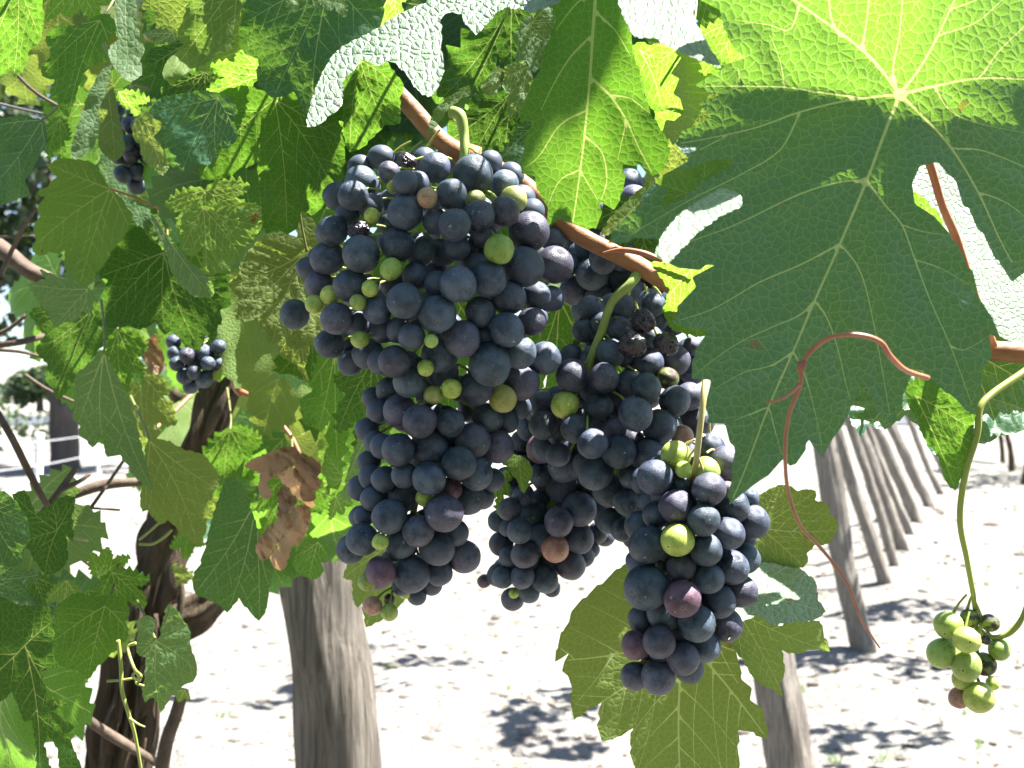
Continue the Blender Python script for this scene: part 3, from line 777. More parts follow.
for k in range(26):       # hanging strips of bark
    t = rnd.random(); px = 118 + t * 45 + rnd.uniform(-22, 24); py = 760 - t * 180
    mb.tube([P(px, py, D - .03), P(px - 2 + rnd.uniform(-3, 3), py + 28, D - .034), P(px - 8 + rnd.uniform(-5, 5), py + rnd.uniform(45, 75), D - .036)], [.0022, .003, .001], 5, n=4, jit=.4, seed=k)
mb.build('trunk', [BARK], VB, P(105, 1280, D))
mb = MB()
mb.tube([P(243, 322, .86), P(240, 350, .86), P(237, 382, .86), P(242, 395, .86)], [.0045, .005, .0052, .003], 12, n=5, jit=.1, fs=60)
mb.build('red_shoot', [PETR], VB); mb = MB(); mb.tube([P(238, 375, .86), P(222, 368, .86), P(212, 374, .86)], [.0025, .0018], 8)
mb.build('red_shoot', [PETR], VB); mb = MB(); mb.tube([P(242, 392, .86), P(262, 402, .855), P(278, 420, .85), P(292, 438, .845), P(300, 455, .84)], [.003, .0018, .0018], 8)
mb.build('red_shoot', [PETR], VB); mb = MB(); mb.tube([P(192, 394, .80), P(172, 414, .78), P(155, 429, .76)], [.0014, .0016], 8)
mb.build('red_shoot', [PETR], VB)
mb = MB(); mb.tube([P(-40, 225, .95), P(0, 248, .95), P(28, 270, .95), P(60, 285, .96), P(120, 320, .98), P(180, 400, 1.0)], [.008, .008, .007, .006, .007], 12, n=6, jit=.25, seed=2); mb.build('dry_shoot', [CANEG], VB)
mb = MB(); mb.tube([P(0, 345, .9), P(20, 342, .9), P(45, 336, .92)], [.003, .0032, .0025], 8, jit=.2); mb.build('dry_shoot', [CANEG], VB)
mb = MB(); mb.tube([P(0, 350, .85), P(22, 352, .85), P(45, 358, .86)], [.0016, .0014], 6); mb.build('dry_shoot', [CANEG], VB)
mb = MB(); mb.tube([P(-5, 335, .9), P(10, 328, .9), P(26, 315, .9)], [.002, .0016], 6); mb.build('dry_shoot', [CANEG], VB)
mb = MB(); mb.tube([P(0, 277, .85), P(12, 250, .85), P(25, 225, .84), P(37, 207, .84)], [.0022, .0018, .0016], 8); mb.build('dry_shoot', [CANEG], VB)
mb = MB(); mb.tube([P(0, 237, .9), P(34, 236, .9)], [.0012, .0012], 6); mb.build('dry_shoot', [CANEG], VB)
mb = MB(); mb.tube([P(16, 74, .7), P(35, 92, .7), P(58, 106, .7)], [.0014, .0012], 6); mb.build('dry_shoot', [CANEG], VB)
mb = MB(); mb.tube([P(25, 375, .8), P(48, 390, .8), P(75, 402, .82)], [.0018, .0012], 6); mb.build('dry_shoot', [CANEG], VB)
mb = MB(); mb.tube([P(18, 553, .62), P(38, 520, .63), P(60, 490, .64), P(76, 468, .65)], [.0022, .002, .0018], 8, n=5, jit=.2); mb.build('dry_shoot', [CANEG], VC)
mb = MB(); mb.tube([P(60, 490, .64), P(78, 482, .645), P(90, 474, .65)], [.0018, .001], 8); mb.build('dry_shoot', [CANEG], VC)
mb = MB(); mb.tube([P(-10, 400, .6), P(12, 438, .6), P(28, 470, .61), P(44, 500, .62), P(55, 515, .64)], [.002, .0022, .0016], 8); mb.build('dry_shoot', [CANEG], VC)
mb = MB(); mb.tube([P(20, 515, .75), P(60, 500, .76), P(100, 486, .77), P(135, 482, .78), P(190, 480, .8)], [.003, .004, .003], 8, n=5, jit=.2); mb.build('dry_shoot', [CANEG], VC)
mb = MB(); mb.tube([P(76, 528, .7), P(100, 495, .7), P(124, 460, .72)], [.0014, .0012], 6); mb.build('dry_shoot', [CANEG], VC)
mb = MB(); mb.tube([P(40, 700, .8), P(75, 712, .82), P(110, 735, .85), P(160, 765, .88), P(190, 790, .9)], [.004, .0038, .0035], 10, n=5, jit=.3); mb.build('dry_shoot', [CANEG], VC)
mb = MB(); mb.tube([P(184, 690, .85), P(176, 715, .85), P(166, 745, .85), P(158, 800, .85)], [.005, .0055, .006], 10, n=5, jit=.3); mb.build('dry_shoot', [CANEG], VC)
mb = MB(); mb.tube([P(75, 508, .7), P(90, 508, .7), P(120, 510, .7)], [.001, .0008], 6); mb.build('dry_shoot', [CANEG], VC)
mb = MB(); mb.tube([P(60, 540, .75), P(90, 565, .75), P(130, 590, .78)], [.0016, .0012], 6); mb.build('dry_shoot', [CANEG], VC)
mb = MB(); mb.tube([P(-10, 1400, .8), P(-5, 900, .8), P(2, 760, .8), P(6, 700, .8), P(-6, 640, .8), P(-30, 560, .8)], [.03, .02, .016, .013, .011, .01], 20, n=9, jit=.35, ridge=.4, seed=9, fs=20); mb.build('trunk', [BARK], VC)
# trellis wires
mb = MB(); a, b = P(-80, 80, .74), P(120, 134, .78); dv = b - a
mb.tube([a - dv * 2, a, P(0, 104, .755), P(60, 118, .766), b, b + dv * 4], .0011, 6, n=3)
tag(mb.build('trellis_wire', [WIREM]), 'dark trellis wire slanting behind the upper left leaves', 'wire')

# --- tendrils
def tendril(vine, pts, r, m, label=None, branches=(), seg=8):
    mb = MB(); mb.tube([P(*p) for p in pts], r, seg, n=8, jit=.1, fs=90)
    for bp, br in branches: mb.tube([P(*p) for p in bp], br, seg, n=8)
    o = mb.build('tendril', [m], vine)
    if label: o['label'] = label
tendril(VA, [(928, 378, 0.334), (905, 370, 0.327), (890, 356, 0.320), (880, 342, 0.317), (858, 335, 0.316), (832, 337, 0.317), (812, 350, 0.320), (802, 366, 0.322), (800, 385, 0.323), (789, 415, 0.325), (785, 450, 0.327), (788, 490, 0.332), (800, 525, 0.337), (818, 545, 0.340), (835, 565, 0.342), (848, 585, 0.344), (856, 605, 0.346), (864, 625, 0.348), (880, 648, 0.350)],
        [.0009, .0009, .0008, .0008, .0007, .0006, .0006, .0006, .0003], TENR, 'long reddish tendril hooked over the big leaf', [([(800, 384, 0.323), (788, 395, 0.320), (775, 401, 0.318), (766, 402, 0.318)], [.0007, .0003]), ([(803, 362, 0.322), (800, 372, 0.322)], [.0016, .0012])])
tendril(VA, [(602, 253, .436), (622, 250, .434), (645, 254, .432), (668, 264, .43), (692, 277, .432)], [.0003, .0012, .0014, .001, .0008], TENR, 'short tendril crossing the brown cane')
tendril(VC, [(118, 640, .50), (121, 665, .50), (122, 690, .50), (128, 712, .50), (135, 735, .505), (142, 775, .51)], [.0011, .001, .0008], TENG, 'yellow green tendril hanging over the dark trunk',
        [([(136, 643, .5), (128, 648, .5), (134, 668, .495), (141, 676, .495), (137, 680, .49), (133, 676, .49), (136, 672, .495), (140, 680, .5), (136, 683, .5), (144, 686, .5)], [.0008, .0006]), ([(107, 681, .5), (122, 680, .5), (135, 678, .5)], [.0007, .0006]), ([(129, 718, .5), (138, 724, .5), (145, 727, .5)], [.0007, .0004])])
tendril(VC, [(139, 540, .6), (150, 531, .6), (160, 522, .6)], [.0008, .0007], TENG, None, [([(139, 544, .6), (152, 544, .6), (163, 538, .6), (172, 530, .6)], [.0008, .0008])])

# --- leaves of the front vine
bigpoly = [(729,505),(735,451),(725,424),(707,423),(711,380),(692,379),(692,360),(708,331),(671,322),(696,287),(692,277),(715,265),(678,268),(655,256),(670,238),(640,238),(607,243),(634,210),(658,182),(690,160),(674,142),(712,118),(698,103),(720,95),(695,85),(716,72),(745,58),(728,38),(720,10),(700,0),(712,-25),(740,-30),(770,-60),(800,-60),(830,-85),(860,-60),(900,-90),(930,-60),(965,-80),(1000,-50),(1040,-40),(1090,0),(1075,40),(1110,80),(1080,120),(1100,170),(1070,200),(1085,240),(1050,262),(1028,270),(1012,282),(1000,264),(986,240),(970,212),(956,182),(938,162),(920,166),(912,184),(915,204),(934,216),(950,234),(966,262),(979,298),(992,317),(1001,339),(989,334),(992,357),(984,366),(978,395),(975,416),(955,398),(930,378),(912,360),(905,392),(892,425),(885,420),(872,398),(862,385),(852,405),(845,422),(832,440),(822,457),(809,440),(796,464),(790,466),(783,459),(769,475),(758,482),(742,494)]
BJ = (900, 94)
bigveins = [
 ([BJ, (882,140), (867,180), (840,244), (815,300), (793,352), (769,406), (745,470), (733,498)], 1.3, 1),
 ([BJ, (925,118), (952,149), (978,192), (1000,240), (1012,262)], 1.2, 1),
 ([BJ, (865,52), (800,4), (760,-25)], 1.3, 1),
 ([BJ, (935,86), (980,78), (1040,80), (1095,85)], 1.2, 1),
 ([BJ, (850,100), (800,112), (755,128), (700,140), (680,143)], .9, 1),
 ([BJ, (925,60), (950,10), (975,-50)], 1.0, 1), ([BJ, (893,70), (900,30), (905,-40)], .8, 2),
 ([(865,52), (862,50), (868,10), (872,-60)], .7, 2), ([(800,4), (790,30), (770,25), (735,20)], .6, 2), ([(840,36), (830,10), (828,-60)], .6, 2),
 ([(862,98), (820,92), (785,87), (740,86), (700,86)], .8, 2), ([(785,87), (780,60), (770,35)], .5, 2), ([(740,86), (738,60)], .4, 2),
 ([(867,180), (840,182), (805,192), (770,208), (735,225), (700,238), (665,250)], .75, 2),
 ([(867,180), (885,205), (902,225), (915,260), (930,300), (950,345), (972,405)], .75, 2),
 ([(840,244), (800,265), (760,282), (715,308), (680,320)], .7, 2),
 ([(840,244), (855,262), (865,285), (875,330), (883,375), (890,415)], .6, 2),
 ([(815,300), (800,315), (770,328), (735,345), (700,370)], .55, 2),
 ([(815,300), (828,320), (838,350), (845,380), (850,400)], .55, 2),
 ([(793,352), (770,366), (745,372), (716,388)], .5, 2), ([(793,352), (803,370), (812,400), (822,445)], .5, 2),
 ([(769,406), (755,412), (735,420)], .4, 2), ([(769,406), (775,430), (782,455)], .4, 2),
 ([(902,225), (925,232), (945,235)], .4, 2), ([(950,345), (965,350), (990,335)], .4, 2), ([(915,260), (940,268), (970,285)], .4, 2),
 ([(952,149), (980,150), (1020,165), (1070,190)], .6, 2), ([(978,192), (1010,205), (1050,240)], .5, 2),
 ([(980,78), (1000,50), (1030,20), (1060,-20)], .6, 2), ([(1040,80), (1050,100), (1085,130)], .5, 2), ([(935,86), (950,110), (985,125), (1070,140)], .4, 2), ([(950,10), (985,-5), (1010,-30)], .5, 2), ([(938,35), (980,20), (1020,-20)], .5, 2),
 ([(800,112), (780,150), (740,175), (690,200), (630,235)], .6, 2), ([(755,128), (730,135), (700,150)], .4, 2)]
def bigbend(x, y):
    # the upper half tips towards the viewer, the lower half hangs, the middle left bulges to the light
    t = max(0.0, y + .006 + .007 * math.sin(x * 62 + .6) - .06 * x)
    h = .95 * t * t / (t + .018)
    h += .004 * math.exp(-((x + .075) ** 2 + (y + .045) ** 2) / .0006)
    return h
pleaf(VA, BJ, bigpoly, d=.355, gx=.02, gy=.10, mat='big', label='very large bluish green leaf filling the right, its top glowing yellow green', veins=bigveins, nfill=70, wave=.007, relief=.0022, vw=.0009, tooth=26, amp=.10, bendf=bigbend,
      petiole=[(900, 96, .356), (914, 130, .362), (930, 165, .37), (942, 205, .38), (956, 238, .39), (972, 290, .40), (992, 345, .425)], pmat=PETO, pr=2.4)
pleaf(VA, (600, -60), [(573,224),(560,219),(548,226),(548,208),(540,195),(535,176),(521,173),(524,150),(534,121),(519,122),(527,95),(540,70),(556,20),(545,-30),(560,-80),(600,-95),(640,-80),(625,-20),(622,0),(632,44),(635,59),(644,94),(651,115),(669,143),(663,171),(652,176),(640,165),(623,164),(623,191),(614,210),(601,202),(596,229)],
      d=.40, gx=-.12, gy=-.22, mat='top', label='long dark leaf hanging right of the big bunch, lower right side lit through', nfill=44, tooth=16, vw=.0014,
      veins=[([(600,-60),(593,30),(590,77),(583,150),(573,222)],1.1,1),([(590,77),(610,95),(627,121),(640,150),(652,172)],.8,1),([(592,35),(572,55),(556,80),(541,110)],.6,2),([(584,135),(602,152),(607,180),(601,200)],.6,2),([(587,110),(560,125),(540,155),(525,168)],.6,2),([(580,170),(560,180),(548,205)],.5,2),([(594,10),(615,30),(630,55)],.5,2),([(610,95),(630,98),(648,112)],.4,2),([(627,121),(622,140),(618,160)],.4,2),([(580,170),(592,190),(600,205)],.4,2),([(596,-10),(575,5),(556,30)],.5,2)])
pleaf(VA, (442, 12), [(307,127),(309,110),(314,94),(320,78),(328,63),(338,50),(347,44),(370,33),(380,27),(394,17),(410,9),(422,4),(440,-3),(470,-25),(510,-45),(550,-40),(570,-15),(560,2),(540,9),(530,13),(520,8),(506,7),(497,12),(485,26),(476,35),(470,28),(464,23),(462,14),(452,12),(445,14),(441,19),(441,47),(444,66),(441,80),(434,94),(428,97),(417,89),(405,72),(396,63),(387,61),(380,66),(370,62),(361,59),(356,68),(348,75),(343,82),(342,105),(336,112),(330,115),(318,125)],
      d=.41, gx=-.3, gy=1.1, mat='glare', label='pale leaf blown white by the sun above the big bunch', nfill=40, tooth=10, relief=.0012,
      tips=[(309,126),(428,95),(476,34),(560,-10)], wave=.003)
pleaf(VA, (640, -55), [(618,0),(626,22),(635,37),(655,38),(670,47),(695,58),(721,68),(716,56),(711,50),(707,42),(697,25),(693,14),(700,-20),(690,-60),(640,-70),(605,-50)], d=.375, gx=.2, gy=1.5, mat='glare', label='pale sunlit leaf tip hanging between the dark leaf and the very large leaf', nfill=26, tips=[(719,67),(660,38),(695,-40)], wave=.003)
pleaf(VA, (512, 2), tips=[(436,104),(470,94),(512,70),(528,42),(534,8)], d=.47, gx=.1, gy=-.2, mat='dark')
pleaf(VA, (530, 24), [(534,73),(527,62),(514,59),(518,48),(512,36),(525,18),(543,8),(556,7),(564,20),(565,32),(559,48),(545,60)], d=.42, gx=.2, gy=.05, mat='pale', label='small pale green leaf left of the long dark hanging leaf', nfill=16)
pleaf(VA, (528, 66), [(502,70),(514,62),(526,63),(533,78),(545,95),(532,105),(518,112),(511,117),(506,108),(509,94),(502,86)], d=.43, gx=.1, gy=.05, mat='pale', nfill=16)
pleaf(VA, (466, 88), [(427,138),(431,117),(441,103),(455,93),(469,85),(471,94),(462,98),(450,106),(440,121)], d=.43, gx=-.2, gy=.25, mat='pale', nfill=14)
pleaf(VA, (500, 68), [(480,87),(490,76),(499,65),(505,76),(500,88),(490,97),(484,93)], d=.43, gx=-.2, gy=.25, mat='pale', nfill=12)
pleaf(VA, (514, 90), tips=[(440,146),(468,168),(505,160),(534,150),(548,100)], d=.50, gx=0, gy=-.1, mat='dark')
pleaf(VA, (545, 118), tips=[(500,160),(515,190),(550,200),(575,160)], d=.47, gx=0, gy=.1, mat='blue')
pleaf(VA, (360, 60), [(342,80),(360,56),(385,60),(404,85),(400,97),(400,124),(385,125),(377,133),(370,140),(358,150),(349,152),(345,140),(343,110)], d=.44, gx=.05, gy=-.25, mat='top', label='rounded dark leaf patch under the white sunlit leaf', nfill=24, tips=[(350,148),(385,126),(402,92)])
pleaf(VA, (330, -20), [(245,-40),(243,0),(239,45),(245,54),(258,59),(258,85),(272,98),(286,96),(294,91),(303,110),(310,128),(330,115),(345,75),(372,40),(385,10),(380,-30),(330,-60),(280,-60)], d=.425, gx=.1, gy=.0, mat='blue', label='broad bluish dark leaf at the top left of the big bunch', nfill=34, tooth=22, tips=[(250,20),(274,96),(311,126),(375,30)])
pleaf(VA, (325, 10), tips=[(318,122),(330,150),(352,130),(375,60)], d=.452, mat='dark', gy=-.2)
pleaf(VA, (275, 99), [(276,98),(262,90),(240,85),(215,95),(205,120),(198,150),(200,180),(225,178),(240,168),(257,163),(259,180),(262,200),(262,222),(266,234),(278,229),(287,235),(298,228),(301,210),(312,216),(322,208),(335,210),(341,185),(345,150),(338,120),(320,100),(295,88)], d=.45, gx=-.08, gy=-.12, mat='top', label='deeply lobed green leaf hanging left of the big bunch', nfill=36, tooth=14, tips=[(200,176),(287,233),(338,200),(343,140)], petiole=[(275, 99, .45), (290, 82, .455), (315, 60, .46), (345, 40, .47)])
pleaf(VA, (262, 75), tips=[(206,92),(210,66),(240,50),(262,52)], d=.455, gy=-.5, mat='glow', label='bright backlit leaf lobe above the lobed green leaf')
pleaf(VA, (218, 98), [(148,113),(165,123),(160,130),(153,137),(162,143),(167,160),(176,170),(183,173),(190,166),(200,163),(208,166),(216,158),(217,147),(230,148),(238,137),(234,123),(238,110),(228,96),(213,92),(200,90),(180,94),(160,98),(152,106)], d=.405, gx=.1, gy=.02, mat='blue', label='small bluish leaf with red spot in front of the lobed green leaf', nfill=26, tips=[(150,114),(182,172),(216,158),(236,136)], tooth=10)
pleaf(VA, (238, -20), [(163,78),(165,64),(175,53),(187,45),(177,37),(183,21),(189,0),(190,-30),(245,-30),(246,-4),(242,10),(234,25),(233,49),(218,53),(208,62),(194,68),(185,74),(173,84)], d=.40, gx=-.2, gy=.15, mat='yell', label='yellow green leaf curled over at the upper left', nfill=28, wave=.010, tips=[(167,80),(180,25),(232,46)])
pleaf(VA, (307, 252), [(227,283),(238,275),(245,255),(262,237),(274,233),(297,237),(298,206),(317,225),(340,240),(370,260),(380,300),(370,340),(340,350),(310,345),(295,352),(283,338),(272,345),(267,333),(260,327),(257,317),(244,322),(235,319),(239,298),(233,292)], d=.505, gx=.1, gy=.1, mat='under', label='ribbed grey green leaf underside left of the big bunch', nfill=36, relief=.0015, tips=[(228,284),(245,320),(272,344),(340,348),(375,290)], tooth=12, petiole=[(307, 252, .504), (302, 228, .50), (298, 205, .495)])
pleaf(VA, (300, 322), [(258,322),(266,333),(270,344),(279,340),(279,355),(296,365),(308,385),(305,368),(310,345),(306,325),(285,316)], d=.53, gx=.1, gy=-.1, mat='under', nfill=18)
pleaf(VA, (203, 208), [(180,233),(182,251),(192,257),(203,247),(203,259),(201,272),(209,276),(218,371-98),(227,274),(239,257),(246,245),(254,243),(256,235),(262,227),(261,206),(244,202),(219,208),(201,206),(192,204),(182,215)], d=.43, gx=.05, gy=.03, mat='yell', label='small yellowish leaf with white sun spot left of the ribbed underside', nfill=24, tips=[(182,250),(206,275),(240,256),(260,226)])
pleaf(VA, (155, 217), [(150,215),(157,235),(166,250),(170,268),(180,285),(195,297),(213,297),(213,285),(203,272),(190,262),(178,250),(165,232),(158,214)], d=.46, gx=-.4, gy=.25, mat='pale', label='narrow folded pale leaf with sunlit edge', nfill=20, tips=[(212,296)])
pleaf(VA, (205, 190), tips=[(165,205),(178,235),(215,245),(250,215),(250,185)], d=.49, mat='yell', gy=-.05)
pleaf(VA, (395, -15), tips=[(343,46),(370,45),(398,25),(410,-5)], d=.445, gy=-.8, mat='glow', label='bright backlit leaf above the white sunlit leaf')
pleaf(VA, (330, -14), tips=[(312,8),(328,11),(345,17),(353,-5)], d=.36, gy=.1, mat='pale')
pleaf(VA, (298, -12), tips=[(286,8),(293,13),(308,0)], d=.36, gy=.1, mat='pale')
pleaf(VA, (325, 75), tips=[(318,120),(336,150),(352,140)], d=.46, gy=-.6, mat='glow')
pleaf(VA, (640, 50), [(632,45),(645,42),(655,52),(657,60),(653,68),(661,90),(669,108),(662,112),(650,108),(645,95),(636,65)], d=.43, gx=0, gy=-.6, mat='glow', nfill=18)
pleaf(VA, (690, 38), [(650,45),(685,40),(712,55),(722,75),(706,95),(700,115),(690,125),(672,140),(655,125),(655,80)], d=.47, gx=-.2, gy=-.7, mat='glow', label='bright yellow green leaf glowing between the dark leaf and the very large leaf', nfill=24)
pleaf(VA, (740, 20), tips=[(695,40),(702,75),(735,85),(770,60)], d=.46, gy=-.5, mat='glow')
pleaf(VA, (700, 150), tips=[(650,155),(655,190),(690,210),(720,190)], d=.44, gy=-.3, mat='under')
pleaf(VA, (706, 200), [(655,182),(668,172),(690,168),(712,160),(735,160),(722,172),(702,180),(690,192),(672,203),(660,205),(668,190)], d=.335, gx=-.1, gy=-.3, mat='yell', label='narrow yellow leaf edge folded over the very large leaf', nfill=16, wave=.002)
pleaf(VA, (700, 262), [(650,262),(690,262),(715,266),(720,330),(700,337),(672,330),(662,310),(670,290)], d=.425, gy=-.8, gx=-.1, mat='glow', label='bright leaf behind the left edge of the very large leaf', nfill=20)
pleaf(VA, (628, 215), [(600,235),(612,215),(650,180),(658,190),(640,215),(625,232)], d=.45, gy=.2, mat='yell', nfill=14)
pleaf(VA, (640, 200), tips=[(590,225),(610,250),(650,262),(680,240)], d=.475, gy=.0, mat='dark')
pleaf(VA, (735, 196), [(655,253),(664,232),(680,214),(700,200),(722,188),(740,194),(742,206),(720,216),(698,232),(682,248),(668,263)], d=.312, gx=-.2, gy=1.5, mat='glare', nfill=16, wave=.002, tooth=8, label='small white blade added for the sun patch on the left lobe of the very large leaf')  # extra blade stands in for a patch of sun on the large leaf
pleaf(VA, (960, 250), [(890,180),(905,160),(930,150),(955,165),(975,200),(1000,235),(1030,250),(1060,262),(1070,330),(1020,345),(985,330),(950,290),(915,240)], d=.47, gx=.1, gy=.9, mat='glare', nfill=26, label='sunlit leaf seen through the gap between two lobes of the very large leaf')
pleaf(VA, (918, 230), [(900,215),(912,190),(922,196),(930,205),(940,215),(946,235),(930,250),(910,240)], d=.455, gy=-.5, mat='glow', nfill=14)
# below and behind the right bunches
pleaf(VA, (683, 636), [(640,556),(622,566),(606,580),(588,595),(571,612),(569,622),(564,629),(558,645),(555,662),(562,658),(569,653),(564,662),(562,671),(568,676),(572,688),(571,705),(574,720),(588,710),(602,702),(598,712),(602,742),(616,738),(633,728),(630,744),(635,768),(633,790),(655,795),(668,812),(684,830),(700,808),(722,800),(733,785),(740,765),(738,750),(738,730),(752,732),(768,739),(765,722),(763,709),(750,700),(752,688),(742,680),(738,660),(735,647),(729,636),(715,600),(700,570),(670,550)],
      d=.47, gx=.0, gy=.12, mat='under', label='large olive green leaf underside below the right bunch', nfill=46, tips=[(557,661),(575,718),(684,825),(766,737),(745,655),(640,560)], tooth=16, vw=.0013, petiole=[(683, 636, .469), (690, 600, .466), (700, 560, .47)])
pleaf(VA, (738, 612), [(731,600),(745,602),(760,612),(774,625),(797,621),(820,621),(824,636),(830,652),(818,649),(809,650),(795,654),(782,650),(785,672),(780,684),(783,697),(774,690),(766,687),(752,676),(743,660),(735,650),(730,630)], d=.465, gx=.1, gy=.05, mat='under', label='olive leaf with pointed lobes right of the lowest bunch', nfill=26, tips=[(783,695),(829,651),(745,665)])
pleaf(VA, (742, 590), [(728,640),(735,610),(742,585),(752,556),(775,560),(800,568),(816,582),(818,600),(826,612),(812,621),(797,621),(774,626),(758,614),(745,620)], d=.45, gx=.1, gy=1.6, mat='glare', label='white sunlit leaf part between two olive leaves right of the lowest bunch', nfill=22, wave=.003)  # separate whitened blade represents the sunlit part of the olive leaf
pleaf(VA, (760, 528), [(756,499),(764,492),(774,487),(787,485),(797,491),(807,489),(816,491),(815,500),(828,505),(830,514),(838,522),(836,534),(828,544),(815,545),(807,553),(808,562),(803,568),(789,567),(774,563),(756,561),(750,545),(748,520)], d=.47, gx=0, gy=.12, mat='under', label='small round leaf behind the red tendril', nfill=24, tips=[(758,560),(803,566),(836,530),(815,492),(775,488)])
pleaf(VA, (915, 395), [(905,385),(925,372),(945,392),(975,410),(972,445),(960,480),(955,491),(945,480),(938,455),(925,440),(918,420),(908,405)], d=.40, gx=0, gy=-.1, mat='top', label='pointed dark green leaf tip under the very large leaf', nfill=22, tips=[(955,489),(973,430)])
pleaf(VA, (960, 345), [(838,388),(848,405),(850,420),(861,437),(868,425),(885,430),(905,415),(918,425),(930,450),(938,457),(950,450),(962,440),(985,444),(1000,436),(1024,430),(1060,425),(1060,340),(1000,320),(930,350)], d=.46, gx=0, gy=.75, mat='blue', label='wrinkled sunlit leaf behind the pointed leaf tip at the right edge', nfill=44, relief=.004, tips=[(861,435),(935,455),(1000,438),(1055,400)], wave=.004)
pleaf(VA, (520, 455), [(498,455),(508,452),(525,458),(533,470),(530,480),(524,494),(517,480),(508,468)], d=.46, gy=.2, mat='yell', nfill=14, label='small twisted leaf between the big bunch and the shaded bunch')
pleaf(VA, (505, 470), tips=[(492,500),(498,515),(508,495),(512,480)], d=.5, gy=-.2, mat='glow')

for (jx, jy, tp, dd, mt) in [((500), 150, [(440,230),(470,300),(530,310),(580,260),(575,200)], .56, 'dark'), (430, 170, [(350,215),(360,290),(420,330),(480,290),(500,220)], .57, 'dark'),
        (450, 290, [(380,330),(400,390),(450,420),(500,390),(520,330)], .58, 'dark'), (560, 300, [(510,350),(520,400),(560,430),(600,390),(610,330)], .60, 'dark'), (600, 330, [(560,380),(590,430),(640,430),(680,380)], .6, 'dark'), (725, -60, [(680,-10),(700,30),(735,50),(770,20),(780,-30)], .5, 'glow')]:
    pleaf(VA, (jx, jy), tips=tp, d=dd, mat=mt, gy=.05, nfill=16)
# --- leaves of the left vine
pleaf(VB, (110, 189), [(49,164),(64,158),(82,160),(94,164),(105,180),(110,189),(118,195),(127,207),(133,216),(125,235),(111,252),(106,262),(98,271),(90,283),(80,285),(72,275),(64,267),(66,248),(58,254),(51,252),(40,256),(32,251),(36,240),(33,226),(40,217),(37,209),(45,197),(36,193),(47,187),(57,177),(50,170)], d=.62, gx=.05, gy=-.1, mat='yell', label='olive green leaf with holes on a red stalk at the left', nfill=30, tips=[(52,166),(34,247),(80,284),(128,225)], petiole=[(110, 189, .619), (125, 194, .62), (145, 202, .63), (170, 215, .66)], pmat=PETR)
pleaf(VB, (164, 252), [(163,250),(150,240),(140,225),(128,232),(113,238),(111,253),(105,258),(99,275),(108,280),(104,290),(95,310),(97,325),(115,328),(128,325),(140,330),(155,322),(165,335),(172,330),(185,345),(200,352),(205,335),(214,340),(218,325),(222,325),(220,310),(232,305),(227,290),(230,275),(215,268),(195,270),(180,262)], d=.66, gx=0, gy=-.05, mat='dark', label='broad dark green leaf above the small shaded bunch', nfill=32, tips=[(100,276),(97,322),(165,333),(200,350),(228,300)])
pleaf(VB, (88, 289), [(28,284),(46,279),(39,269),(56,276),(70,284),(81,286),(95,293),(91,314),(82,311),(76,321),(65,322),(56,327),(50,318),(46,311),(37,300)], d=.6, gx=.1, gy=.15, mat='pale', label='small bluish pale leaf at the left edge above the dry twigs', nfill=22, tips=[(30,284),(56,325),(78,320)])
pleaf(VB, (92, 310), [(28,312),(42,306),(60,312),(92,300),(120,310),(128,328),(110,338),(98,350),(88,365),(78,375),(70,388),(57,400),(52,387),(45,380),(48,365),(35,350),(45,335)], d=.72, gx=0, gy=-.1, mat='dark', nfill=24, tips=[(30,314),(38,350),(57,398),(105,342)], label='dark leaf hanging in front of the far tree trunk')
pleaf(VB, (104, 352), [(100,349),(93,360),(84,368),(76,374),(74,400),(73,420),(80,425),(79,436),(86,440),(93,448),(99,440),(105,437),(104,448),(107,457),(115,456),(120,455),(128,465),(134,476),(144,484),(153,492),(149,475),(144,458),(140,440),(137,427),(132,410),(127,395),(119,380),(110,362)], d=.6, gx=.1, gy=.08, mat='pale', label='long pale leaf hanging to a point in the left middle', nfill=30, tips=[(152,490),(105,455),(76,430)])
pleaf(VB, (118, 330), tips=[(105,372),(124,400),(142,385),(148,345)], d=.68, gy=.0, mat='top')
pleaf(VB, (140, 372), tips=[(122,430),(150,455),(176,425),(172,390)], d=.74, gy=.0, mat='under')
pleaf(VB, (150, 441), [(148,440),(165,440),(185,450),(205,455),(215,470),(220,480),(212,495),(220,500),(216,515),(207,520),(205,535),(197,545),(188,538),(180,535),(176,527),(168,520),(160,525),(155,520),(148,510),(142,512),(140,500),(143,480),(145,455)], d=.62, gx=0, gy=-.02, mat='under', label='olive green leaf hanging before the dark vine trunk', nfill=30, tips=[(217,490),(197,543),(145,508)])
pleaf(VB, (230, 430), tips=[(198,470),(222,508),(252,480),(262,440)], d=.78, mat='top', gy=-.1)
pleaf(VB, (256, 500), [(226,478),(240,482),(254,517),(262,545),(274,569),(269,589),(268,600),(267,608),(259,621),(254,617),(249,611),(239,598),(227,613),(222,607),(215,603),(205,598),(195,594),(192,579),(200,565),(205,549),(210,527),(218,500)], d=.6, gx=.0, gy=.02, mat='blue', label='dark bluish leaf with light specks hanging left of the dead leaf', nfill=30, tips=[(196,592),(228,611),(260,620),(270,590)])
pleaf(VB, (290, 472), tips=[(252,510),(262,548),(300,552),(334,500)], d=.7, mat='top', gy=-.05)
pleaf(VB, (345, 480), [(325,452),(334,455),(340,460),(343,475),(338,490),(330,488),(322,470)], d=.6, gy=-.9, gx=0, mat='glow', label='tiny bright backlit leaf left of the big bunch', nfill=14)
pleaf(VB, (336, 497), tips=[(330,520),(343,515),(353,505),(350,490)], d=.6, gy=-.6, mat='glow')
